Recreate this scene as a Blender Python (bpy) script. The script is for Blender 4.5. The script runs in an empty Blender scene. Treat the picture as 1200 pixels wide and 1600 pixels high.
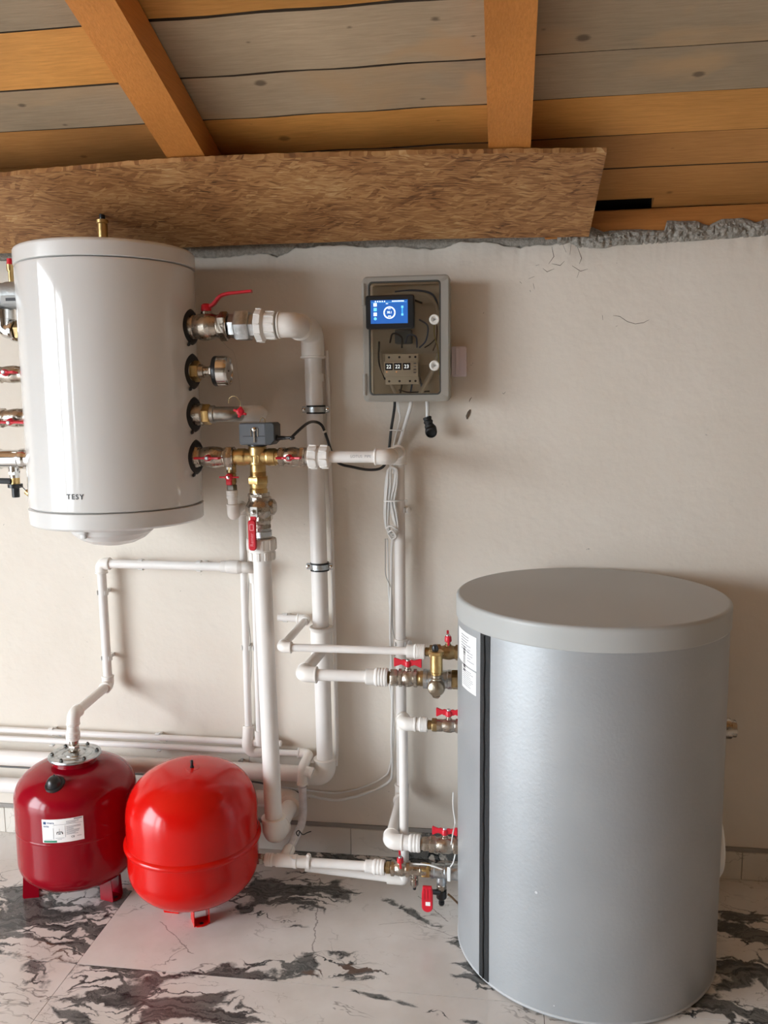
import bpy, bmesh, math, random
import numpy as np
from mathutils import Vector, Matrix, Euler
random.seed(7)
V = Vector
sc = bpy.context.scene
COL = sc.collection

# ------------------------------------------------------------------ camera
CAM_F, CAM_YAW, CAM_PITCH, CAM_ROLL = 1334.0, 0.1423, 0.1295, -0.0107   # focal length in px of a 1200x1600 frame
CAM_P = V((0.0, -2.556, 1.45))
cam_d = bpy.data.cameras.new('camera'); cam = bpy.data.objects.new('camera', cam_d); COL.objects.link(cam)
cy_, sy_, cp_, sp_ = math.cos(CAM_YAW), math.sin(CAM_YAW), math.cos(CAM_PITCH), math.sin(CAM_PITCH)
FW = V((-sy_*cp_, cy_*cp_, -sp_)); R0 = V((cy_, sy_, 0)); U0 = R0.cross(FW)
RT = R0*math.cos(CAM_ROLL) + U0*math.sin(CAM_ROLL); UP = U0*math.cos(CAM_ROLL) - R0*math.sin(CAM_ROLL)
cam.matrix_world = Matrix(((RT.x, UP.x, -FW.x, CAM_P.x), (RT.y, UP.y, -FW.y, CAM_P.y), (RT.z, UP.z, -FW.z, CAM_P.z), (0, 0, 0, 1)))
cam_d.sensor_fit = 'VERTICAL'; cam_d.sensor_height = 36.0; cam_d.lens = CAM_F/1600*36.0
cam_d.clip_start = 0.05
sc.camera = cam

# ------------------------------------------------------------------ light
SKY_STRENGTH, EXPOSURE = 20.0, 0.0
sc.view_settings.view_transform = 'Standard'; sc.view_settings.look = 'None'
sc.view_settings.exposure = EXPOSURE; sc.view_settings.gamma = 1.0; sc.view_settings.use_curve_mapping = False
world = bpy.data.worlds.new('sky'); sc.world = world; world.use_nodes = True
bg = world.node_tree.nodes['Background']
bg.inputs[0].default_value = (0.86, 0.94, 1.0, 1); bg.inputs[1].default_value = SKY_STRENGTH   # even overcast daylight
sc.cycles.use_denoising = True
sc.cycles.max_bounces = 10; sc.cycles.diffuse_bounces = 6; sc.cycles.transparent_max_bounces = 12
sc.cycles.sample_clamp_indirect = 8.0

def portal(loc, rot, sx, sy):          # tells the sampler where daylight enters; gives off no light of its own
    l = bpy.data.lights.new('daylight_portal', 'AREA'); l.shape = 'RECTANGLE'; l.size = sx; l.size_y = sy
    l.cycles.is_portal = True
    o = bpy.data.objects.new('daylight_portal', l); COL.objects.link(o); o.location = loc; o.rotation_euler = rot
LEFT_X, BACK_Y, RIGHT_X = -4.0, -8.0, 2.3
DOOR_Y0, DOOR_Y1, DOOR_Z = -1.65, -7.1, 2.33
portal((LEFT_X-0.1, (DOOR_Y0+DOOR_Y1)/2, DOOR_Z/2), (0, math.radians(-90), 0), DOOR_Z, abs(DOOR_Y1-DOOR_Y0))

# ------------------------------------------------------------------ picking points of the real space
def ray(px, py): return RT*((px-600)/CAM_F) - UP*((py-800)/CAM_F) + FW
def at(px, py, Y):
    d = ray(px, py); return CAM_P + d*((Y-CAM_P.y)/d.y)
def atz(px, py, Z=0.0):
    d = ray(px, py); return CAM_P + d*((Z-CAM_P.z)/d.z)

# ------------------------------------------------------------------ materials
def nd(nt, t, **kw):
    n = nt.nodes.new(t)
    for k, v in kw.items(): setattr(n, k, v)
    return n
MATS = {}
def M(name, col, rough=0.5, metal=0.0, bump=None, var=None, spec=0.5, coat=0.0, emit=None, obj_var=0.0):
    if name in MATS: return MATS[name]
    m = bpy.data.materials.new(name); m.use_nodes = True; nt = m.node_tree
    b = nt.nodes['Principled BSDF']; L = nt.links.new
    b.inputs['Base Color'].default_value = (*col, 1); b.inputs['Roughness'].default_value = rough
    b.inputs['Metallic'].default_value = metal; b.inputs['Specular IOR Level'].default_value = spec
    b.inputs['Coat Weight'].default_value = coat; b.inputs['Coat Roughness'].default_value = 0.05
    if emit: b.inputs['Emission Color'].default_value = (*emit[0], 1); b.inputs['Emission Strength'].default_value = emit[1]
    tc = nd(nt, 'ShaderNodeTexCoord')
    if var:
        n = nd(nt, 'ShaderNodeTexNoise'); n.inputs['Scale'].default_value = var[0]; n.inputs['Detail'].default_value = 5
        L(tc.outputs['Object'], n.inputs['Vector'])
        r = nd(nt, 'ShaderNodeMapRange'); r.inputs[1].default_value = .3; r.inputs[2].default_value = .7
        r.inputs[3].default_value = 1-var[1]; r.inputs[4].default_value = 1+var[1]*.5
        L(n.outputs[0], r.inputs[0])
        mx = nd(nt, 'ShaderNodeVectorMath', operation='SCALE'); mx.inputs[0].default_value = col
        L(r.outputs[0], mx.inputs['Scale']); L(mx.outputs[0], b.inputs['Base Color'])
        r2 = nd(nt, 'ShaderNodeMapRange'); r2.inputs[1].default_value = .3; r2.inputs[2].default_value = .7
        r2.inputs[3].default_value = max(0, rough-.06); r2.inputs[4].default_value = min(1, rough+.08)
        L(n.outputs[0], r2.inputs[0]); L(r2.outputs[0], b.inputs['Roughness'])
    if bump:
        n = nd(nt, 'ShaderNodeTexNoise'); n.inputs['Scale'].default_value = bump[0]; n.inputs['Detail'].default_value = 4
        L(tc.outputs['Object'], n.inputs['Vector'])
        bp = nd(nt, 'ShaderNodeBump'); bp.inputs['Strength'].default_value = bump[1]; bp.inputs['Distance'].default_value = .003
        L(n.outputs[0], bp.inputs['Height']); L(bp.outputs[0], b.inputs['Normal'])
    MATS[name] = m
    return m
PPR = M('white_ppr', (.80, .765, .735), .38, var=(9, .05))
PPRF = M('white_ppr_fitting', (.82, .78, .735), .42, var=(14, .06))
PPRT = M('ribbed_white_ppr', (.80, .77, .735), .5, var=(40, .08))
NICK = M('nickel_brass', (.50, .445, .38), .27, 1.0, bump=(160, .25), var=(45, .35))
CHR = M('chrome', (.72, .71, .69), .14, 1.0, var=(30, .15))
ZINC = M('zinc_steel', (.55, .575, .59), .33, 1.0, bump=(120, .3), var=(60, .3))
BRASS = M('brass', (.62, .43, .185), .33, 1.0, bump=(150, .15), var=(40, .25))
BRONZE = M('old_brass', (.42, .30, .15), .36, 1.0, bump=(150, .3), var=(50, .4))
REDP = M('red_plastic', (.62, .012, .03), .35, var=(30, .12))
REDM = M('red_lever_paint', (.58, .01, .025), .32)
BLK = M('black_rubber', (.012, .012, .013), .55)
BLKP = M('black_plastic', (.014, .015, .017), .3)
WHITEP = M('white_plastic', (.78, .77, .75), .4)
CABW = M('white_cable_sheath', (.74, .73, .71), .45)
BOILER = M('white_enamel', (.66, .65, .635), .12, coat=.6, var=(2.0, .015))
BOILCAP = M('white_moulded_plastic', (.65, .64, .625), .22)
RED1 = M('dark_red_enamel', (.25, .001, .009), .12, spec=.32, bump=(60, .02), var=(6, .05))
RED2 = M('bright_red_enamel', (.58, .005, .003), .16, spec=.36, bump=(45, .03), var=(7, .06))
LIDG = M('grey_lid_plastic', (.43, .435, .425), .42, var=(5, .06))
GREYP = M('grey_actuator_plastic', (.115, .125, .14), .42)
BOXP = M('beige_box_plastic', (.50, .47, .415), .42)
LILAC = M('lilac_white_plastic', (.76, .69, .78), .4)
PAPER = M('label_paper', (.86, .86, .85), .45)
INK = M('black_print', (.03, .03, .035), .6)
INKG = M('grey_print', (.33, .33, .35), .6)
GREENP = M('green_print', (.02, .22, .12), .5)
INKB = M('blue_print', (.03, .08, .2), .5)
MORTAR = M('grey_mortar', (.34, .31, .27), .95, bump=(220, 1.0), var=(120, .3))
CONC = M('concrete', (.23, .21, .19), .95, bump=(30, 1.0), var=(14, .35))
SCREEN = M('lit_screen_blue', (.01, .05, .2), .2, emit=((.025, .12, .42), 1.0))
SCRW = M('lit_screen_white', (.8, .9, 1), .3, emit=((.8, .92, 1), 1.3))
SCRC = M('lit_screen_cyan', (.1, .5, .7), .3, emit=((.2, .65, .9), .9))
DIGIT = M('lit_white_digit', (.9, .95, 1), .3, emit=((.85, .92, 1), 1.5))
LEDO = M('lit_orange_led', (.9, .4, .15), .3, emit=((1, .4, .12), 1.2))
NAVY = M('dark_navy_display', (.012, .014, .035), .25)
GROUT = M('dark_grout', (.10, .095, .09), .9)
ROUGHW = M('bare_block_wall', (.27, .21, .15), .9, bump=(20, .3))

def wood(name, c1, c2, scale=(1, 1, 1), rough=.6, knots=0.0, rnd=.0, streak=None):
    m = bpy.data.materials.new(name); m.use_nodes = True; nt = m.node_tree; L = nt.links.new
    b = nt.nodes['Principled BSDF']; b.inputs['Roughness'].default_value = rough; b.inputs['Specular IOR Level'].default_value = .3
    tc = nd(nt, 'ShaderNodeTexCoord'); oi = nd(nt, 'ShaderNodeObjectInfo')
    off = nd(nt, 'ShaderNodeVectorMath', operation='SCALE'); off.inputs[0].default_value = (7.3, 5.1, 3.7)
    L(oi.outputs['Random'], off.inputs['Scale'])
    ad = nd(nt, 'ShaderNodeVectorMath', operation='ADD'); L(tc.outputs['Object'], ad.inputs[0]); L(off.outputs[0], ad.inputs[1])
    mp = nd(nt, 'ShaderNodeMapping'); mp.inputs['Scale'].default_value = scale; L(ad.outputs[0], mp.inputs['Vector'])
    n = nd(nt, 'ShaderNodeTexNoise'); n.inputs['Scale'].default_value = 6; n.inputs['Detail'].default_value = 8; n.inputs['Roughness'].default_value = .65; n.inputs['Distortion'].default_value = .4
    L(mp.outputs[0], n.inputs['Vector'])
    n2 = nd(nt, 'ShaderNodeTexNoise'); n2.inputs['Scale'].default_value = 2.2; n2.inputs['Detail'].default_value = 3; L(ad.outputs[0], n2.inputs['Vector'])
    cr = nd(nt, 'ShaderNodeValToRGB'); cr.color_ramp.elements[0].position = .3; cr.color_ramp.elements[1].position = .68
    cr.color_ramp.elements[0].color = (*c1, 1); cr.color_ramp.elements[1].color = (*c2, 1); L(n.outputs[0], cr.inputs[0])
    mr = nd(nt, 'ShaderNodeMapRange'); mr.inputs[1].default_value = .3; mr.inputs[2].default_value = .7; mr.inputs[3].default_value = .78; mr.inputs[4].default_value = 1.15; L(n2.outputs[0], mr.inputs[0])
    rv = nd(nt, 'ShaderNodeMapRange'); rv.inputs[3].default_value = 1-rnd; rv.inputs[4].default_value = 1+rnd*.6; L(oi.outputs['Random'], rv.inputs[0])
    mu = nd(nt, 'ShaderNodeMath', operation='MULTIPLY'); L(mr.outputs[0], mu.inputs[0]); L(rv.outputs[0], mu.inputs[1])
    sca = nd(nt, 'ShaderNodeVectorMath', operation='SCALE'); L(cr.outputs[0], sca.inputs[0]); L(mu.outputs[0], sca.inputs['Scale'])
    out = sca.outputs[0]
    if streak:
        n3 = nd(nt, 'ShaderNodeTexNoise'); n3.inputs['Scale'].default_value = 1.6; n3.inputs['Detail'].default_value = 4; n3.inputs['Distortion'].default_value = .8
        mp3 = nd(nt, 'ShaderNodeMapping'); mp3.inputs['Scale'].default_value = (1.6, 3.5, 3.5); L(ad.outputs[0], mp3.inputs['Vector']); L(mp3.outputs[0], n3.inputs['Vector'])
        r3 = nd(nt, 'ShaderNodeMapRange'); r3.inputs[1].default_value = .5; r3.inputs[2].default_value = .66; r3.inputs[4].default_value = .75; L(n3.outputs[0], r3.inputs[0])
        mx = nd(nt, 'ShaderNodeMix', data_type='RGBA'); L(r3.outputs[0], mx.inputs[0]); L(out, mx.inputs[6]); mx.inputs[7].default_value = (*streak, 1); out = mx.outputs[2]
    if knots:
        vo = nd(nt, 'ShaderNodeTexVoronoi', voronoi_dimensions='2D'); vo.inputs['Scale'].default_value = 4.2
        mp2 = nd(nt, 'ShaderNodeMapping'); mp2.inputs['Scale'].default_value = (1, 1.6, 1.0); L(ad.outputs[0], mp2.inputs['Vector']); L(mp2.outputs[0], vo.inputs['Vector'])
        r4 = nd(nt, 'ShaderNodeMapRange'); r4.inputs[1].default_value = .025; r4.inputs[2].default_value = .060; r4.inputs[3].default_value = knots; r4.inputs[4].default_value = 0
        dn = nd(nt, 'ShaderNodeMath', operation='MULTIPLY_ADD'); L(n.outputs[0], dn.inputs[0]); dn.inputs[1].default_value = .05; L(vo.outputs['Distance'], dn.inputs[2])
        sb = nd(nt, 'ShaderNodeMath', operation='SUBTRACT'); L(dn.outputs[0], sb.inputs[0]); sb.inputs[1].default_value = .025
        sk = nd(nt, 'ShaderNodeSeparateColor'); L(vo.outputs['Color'], sk.inputs[0])
        sk2 = nd(nt, 'ShaderNodeMapRange'); sk2.inputs[1].default_value = .0; sk2.inputs[2].default_value = 1; sk2.inputs[3].default_value = -.02; sk2.inputs[4].default_value = .055; L(sk.outputs[0], sk2.inputs[0])
        sb2 = nd(nt, 'ShaderNodeMath', operation='ADD'); L(sb.outputs[0], sb2.inputs[0]); L(sk2.outputs[0], sb2.inputs[1]); L(sb2.outputs[0], r4.inputs[0])
        mx = nd(nt, 'ShaderNodeMix', data_type='RGBA'); L(r4.outputs[0], mx.inputs[0]); L(out, mx.inputs[6]); mx.inputs[7].default_value = (c1[0]*.35, c1[1]*.33, c1[2]*.33, 1); out = mx.outputs[2]
    L(out, b.inputs['Base Color'])
    bp = nd(nt, 'ShaderNodeBump'); bp.inputs['Strength'].default_value = .35; bp.inputs['Distance'].default_value = .002
    L(n.outputs[0], bp.inputs['Height']); L(bp.outputs[0], b.inputs['Normal'])
    MATS[name] = m; return m
W_HONEY = wood('honey_board', (.52, .235, .055), (.68, .32, .085), (2.2, 34, 34), .55, .7, .12)
W_GREY = wood('weathered_grey_board', (.34, .255, .165), (.43, .325, .215), (2.2, 34, 34), .75, .85, .10, (.46, .30, .16))
W_BROWN = wood('brown_board', (.40, .18, .05), (.53, .25, .075), (2.2, 34, 34), .6, .7, .12)
W_RAFT = wood('orange_stained_rafter', (.47, .175, .035), (.60, .235, .055), (40, 1.6, 40), .5, .25, .05)
W_PLATE = wood('orange_wall_plate', (.34, .13, .03), (.50, .20, .05), (1, 14, 14), .55, .5, .05)

def osb_mat():
    m = bpy.data.materials.new('osb_strands'); m.use_nodes = True; nt = m.node_tree; L = nt.links.new
    b = nt.nodes['Principled BSDF']; b.inputs['Roughness'].default_value = .62; b.inputs['Specular IOR Level'].default_value = .35
    tc = nd(nt, 'ShaderNodeTexCoord')
    wn = nd(nt, 'ShaderNodeTexNoise'); wn.inputs['Scale'].default_value = 9; wn.inputs['Detail'].default_value = 2; L(tc.outputs['Object'], wn.inputs['Vector'])
    ws = nd(nt, 'ShaderNodeVectorMath', operation='MULTIPLY_ADD'); ws.inputs[1].default_value = (.05, .05, 0); L(wn.outputs['Color'], ws.inputs[0]); L(tc.outputs['Object'], ws.inputs[2])
    layers = []
    for i, (ang, sx, sy) in enumerate(((6, 15, 95), (-16, 14, 85), (27, 18, 110), (-44, 20, 100), (10, 34, 220))):
        mp0 = nd(nt, 'ShaderNodeMapping'); mp0.inputs['Rotation'].default_value = (0, 0, math.radians(ang)); mp0.inputs['Location'].default_value = (i*3.1, i*1.7, 0); L(ws.outputs[0], mp0.inputs['Vector'])
        mp = nd(nt, 'ShaderNodeMapping'); mp.inputs['Scale'].default_value = (sx, sy, 1); L(mp0.outputs[0], mp.inputs['Vector'])
        vo = nd(nt, 'ShaderNodeTexVoronoi', voronoi_dimensions='2D'); vo.inputs['Scale'].default_value = 1; L(mp.outputs[0], vo.inputs['Vector'])
        sp = nd(nt, 'ShaderNodeSeparateColor'); L(vo.outputs['Color'], sp.inputs[0])
        layers.append((sp, vo))
    val = layers[0][0].outputs[0]
    for i in (1, 2, 3, 4):
        gt = nd(nt, 'ShaderNodeMath', operation='GREATER_THAN'); gt.inputs[1].default_value = (.55, .66, .72, .6)[i-1]; L(layers[i][0].outputs[1], gt.inputs[0])
        mx = nd(nt, 'ShaderNodeMix'); L(gt.outputs[0], mx.inputs[0]); L(val, mx.inputs[2]); L(layers[i][0].outputs[0], mx.inputs[3]); val = mx.outputs[0]
    fn = nd(nt, 'ShaderNodeTexNoise'); fn.inputs['Scale'].default_value = 1; fn.inputs['Detail'].default_value = 6
    mpf = nd(nt, 'ShaderNodeMapping'); mpf.inputs['Scale'].default_value = (22, 190, 1); L(ws.outputs[0], mpf.inputs['Vector']); L(mpf.outputs[0], fn.inputs['Vector'])
    big = nd(nt, 'ShaderNodeTexNoise'); big.inputs['Scale'].default_value = 5; big.inputs['Detail'].default_value = 3; L(tc.outputs['Object'], big.inputs['Vector'])
    a1 = nd(nt, 'ShaderNodeMath', operation='MULTIPLY_ADD'); L(fn.outputs[0], a1.inputs[0]); a1.inputs[1].default_value = 1.05; a1.inputs[2].default_value = -.525
    a20 = nd(nt, 'ShaderNodeMath', operation='MULTIPLY_ADD'); L(val, a20.inputs[0]); a20.inputs[1].default_value = .50; a20.inputs[2].default_value = .24
    a2 = nd(nt, 'ShaderNodeMath', operation='ADD'); L(a20.outputs[0], a2.inputs[0]); L(a1.outputs[0], a2.inputs[1])
    a3 = nd(nt, 'ShaderNodeMath', operation='MULTIPLY_ADD'); L(big.outputs[0], a3.inputs[0]); a3.inputs[1].default_value = .9; a3.inputs[2].default_value = -.45
    a4 = nd(nt, 'ShaderNodeMath', operation='ADD'); L(a2.outputs[0], a4.inputs[0]); L(a3.outputs[0], a4.inputs[1])
    cr = nd(nt, 'ShaderNodeValToRGB'); e = cr.color_ramp.elements
    e[0].position = .0; e[0].color = (.075, .034, .012, 1); e[1].position = 1; e[1].color = (.62, .43, .22, 1)
    for p, c in ((.2, (.21, .088, .030, 1)), (.5, (.37, .175, .062, 1)), (.8, (.50, .28, .115, 1))):
        k = e.new(p); k.color = c
    L(a4.outputs[0], cr.inputs[0]); L(cr.outputs[0], b.inputs['Base Color'])
    bp = nd(nt, 'ShaderNodeBump'); bp.inputs['Strength'].default_value = .5; bp.inputs['Distance'].default_value = .0015; L(a2.outputs[0], bp.inputs['Height']); L(bp.outputs[0], b.inputs['Normal'])
    return m
OSB = osb_mat()

def plaster_mat():
    m = bpy.data.materials.new('cream_painted_plaster'); m.use_nodes = True; nt = m.node_tree; L = nt.links.new
    b = nt.nodes['Principled BSDF']; b.inputs['Roughness'].default_value = .8; b.inputs['Specular IOR Level'].default_value = .25
    g = nd(nt, 'ShaderNodeNewGeometry')
    n = nd(nt, 'ShaderNodeTexNoise'); n.inputs['Scale'].default_value = 2.5; n.inputs['Detail'].default_value = 5; L(g.outputs['Position'], n.inputs['Vector'])
    cr = nd(nt, 'ShaderNodeValToRGB'); e = cr.color_ramp.elements
    e[0].position = .3; e[0].color = (.70, .635, .555, 1); e[1].position = .7; e[1].color = (.76, .70, .625, 1); L(n.outputs[0], cr.inputs[0])
    # dark specks and small chips
    vo = nd(nt, 'ShaderNodeTexVoronoi'); vo.inputs['Scale'].default_value = 15; vo.inputs['Randomness'].default_value = 1
    wn = nd(nt, 'ShaderNodeTexNoise'); wn.inputs['Scale'].default_value = 60; L(g.outputs['Position'], wn.inputs['Vector'])
    ws = nd(nt, 'ShaderNodeVectorMath', operation='MULTIPLY_ADD'); ws.inputs[1].default_value = (.03, .03, .03); L(wn.outputs['Color'], ws.inputs[0]); L(g.outputs['Position'], ws.inputs[2]); L(ws.outputs[0], vo.inputs['Vector'])
    sp = nd(nt, 'ShaderNodeSeparateColor'); L(vo.outputs['Color'], sp.inputs[0])
    th = nd(nt, 'ShaderNodeMapRange'); th.inputs[1].default_value = .60; th.inputs[2].default_value = 1; th.inputs[3].default_value = 0; th.inputs[4].default_value = .062; L(sp.outputs[0], th.inputs[0])
    lt = nd(nt, 'ShaderNodeMath', operation='LESS_THAN'); L(vo.outputs['Distance'], lt.inputs[0]); L(th.outputs[0], lt.inputs[1])
    mu = nd(nt, 'ShaderNodeMath', operation='MULTIPLY'); mu.inputs[1].default_value = .5; L(lt.outputs[0], mu.inputs[0])
    mx = nd(nt, 'ShaderNodeMix', data_type='RGBA'); L(mu.outputs[0], mx.inputs[0]); L(cr.outputs[0], mx.inputs[6]); mx.inputs[7].default_value = (.16, .14, .12, 1)
    L(mx.outputs[2], b.inputs['Base Color'])
    n1 = nd(nt, 'ShaderNodeTexNoise'); n1.inputs['Scale'].default_value = 28; n1.inputs['Detail'].default_value = 6; L(g.outputs['Position'], n1.inputs['Vector'])
    bp = nd(nt, 'ShaderNodeBump'); bp.inputs['Strength'].default_value = .35; bp.inputs['Distance'].default_value = .006; L(n1.outputs[0], bp.inputs['Height']); L(bp.outputs[0], b.inputs['Normal'])
    return m
PLASTER = plaster_mat()

def vinyl_mat():
    m = bpy.data.materials.new('silver_grey_vinyl_jacket'); m.use_nodes = True; nt = m.node_tree; L = nt.links.new
    b = nt.nodes['Principled BSDF']; b.inputs['Roughness'].default_value = .42; b.inputs['Metallic'].default_value = .35
    tc = nd(nt, 'ShaderNodeTexCoord')
    n = nd(nt, 'ShaderNodeTexNoise'); n.inputs['Scale'].default_value = 3; n.inputs['Detail'].default_value = 4; L(tc.outputs['Object'], n.inputs['Vector'])
    cr = nd(nt, 'ShaderNodeValToRGB'); e = cr.color_ramp.elements
    e[0].position = .3; e[0].color = (.35, .365, .38, 1); e[1].position = .7; e[1].color = (.41, .425, .44, 1); L(n.outputs[0], cr.inputs[0])
    vo = nd(nt, 'ShaderNodeTexVoronoi'); vo.inputs['Scale'].default_value = 22; L(tc.outputs['Object'], vo.inputs['Vector'])
    sp = nd(nt, 'ShaderNodeSeparateColor'); L(vo.outputs['Color'], sp.inputs[0])
    sx = nd(nt, 'ShaderNodeSeparateXYZ'); L(tc.outputs['Object'], sx.inputs[0])
    zt = nd(nt, 'ShaderNodeMapRange'); zt.inputs[1].default_value = .0; zt.inputs[2].default_value = .4; zt.inputs[3].default_value = .70; zt.inputs[4].default_value = 1.0; L(sx.outputs[2], zt.inputs[0])
    g1 = nd(nt, 'ShaderNodeMath', operation='GREATER_THAN'); L(sp.outputs[0], g1.inputs[0]); L(zt.outputs[0], g1.inputs[1])
    l1 = nd(nt, 'ShaderNodeMath', operation='LESS_THAN'); L(vo.outputs['Distance'], l1.inputs[0]); l1.inputs[1].default_value = .075
    mm = nd(nt, 'ShaderNodeMath', operation='MULTIPLY'); L(g1.outputs[0], mm.inputs[0]); L(l1.outputs[0], mm.inputs[1])
    mx = nd(nt, 'ShaderNodeMix', data_type='RGBA'); L(mm.outputs[0], mx.inputs[0]); L(cr.outputs[0], mx.inputs[6]); mx.inputs[7].default_value = (.62, .63, .64, 1)
    L(mx.outputs[2], b.inputs['Base Color'])
    n2 = nd(nt, 'ShaderNodeTexNoise'); n2.inputs['Scale'].default_value = 110; n2.inputs['Detail'].default_value = 3; L(tc.outputs['Object'], n2.inputs['Vector'])
    bp = nd(nt, 'ShaderNodeBump'); bp.inputs['Strength'].default_value = .2; bp.inputs['Distance'].default_value = .002; L(n2.outputs[0], bp.inputs['Height']); L(bp.outputs[0], b.inputs['Normal'])
    return m
VINYL = vinyl_mat()

def translucent(name, col, f=.5, rough=.3):
    m = bpy.data.materials.new(name); m.use_nodes = True; nt = m.node_tree; L = nt.links.new
    b = nt.nodes['Principled BSDF']; b.inputs['Base Color'].default_value = (*col, 1); b.inputs['Roughness'].default_value = rough
    t = nd(nt, 'ShaderNodeBsdfTranslucent'); t.inputs[0].default_value = (*[min(1, c*1.7) for c in col], 1)
    mx = nd(nt, 'ShaderNodeMixShader'); mx.inputs[0].default_value = f; L(b.outputs[0], mx.inputs[1]); L(t.outputs[0], mx.inputs[2]); L(mx.outputs[0], nt.nodes['Material Output'].inputs[0])
    MATS[name] = m; return m
translucent('translucent_grey_lid', (.46, .44, .40), .4)
SHELL = translucent('translucent_grey_shell', (.56, .54, .50), .8)
def smoked_mat():
    m = bpy.data.materials.new('smoked_clear_plastic'); m.use_nodes = True; nt = m.node_tree; L = nt.links.new
    out = nt.nodes['Material Output']; nt.nodes.remove(nt.nodes['Principled BSDF'])
    t = nd(nt, 'ShaderNodeBsdfTransparent'); t.inputs[0].default_value = (.93, .91, .87, 1)
    g = nd(nt, 'ShaderNodeBsdfGlossy'); g.inputs['Roughness'].default_value = .08; g.inputs[0].default_value = (.9, .9, .9, 1)
    fr = nd(nt, 'ShaderNodeFresnel'); fr.inputs[0].default_value = 1.5
    mx = nd(nt, 'ShaderNodeMixShader'); L(fr.outputs[0], mx.inputs[0]); L(t.outputs[0], mx.inputs[1]); L(g.outputs[0], mx.inputs[2]); L(mx.outputs[0], out.inputs[0])
    return m
SMOKE = smoked_mat()

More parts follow.
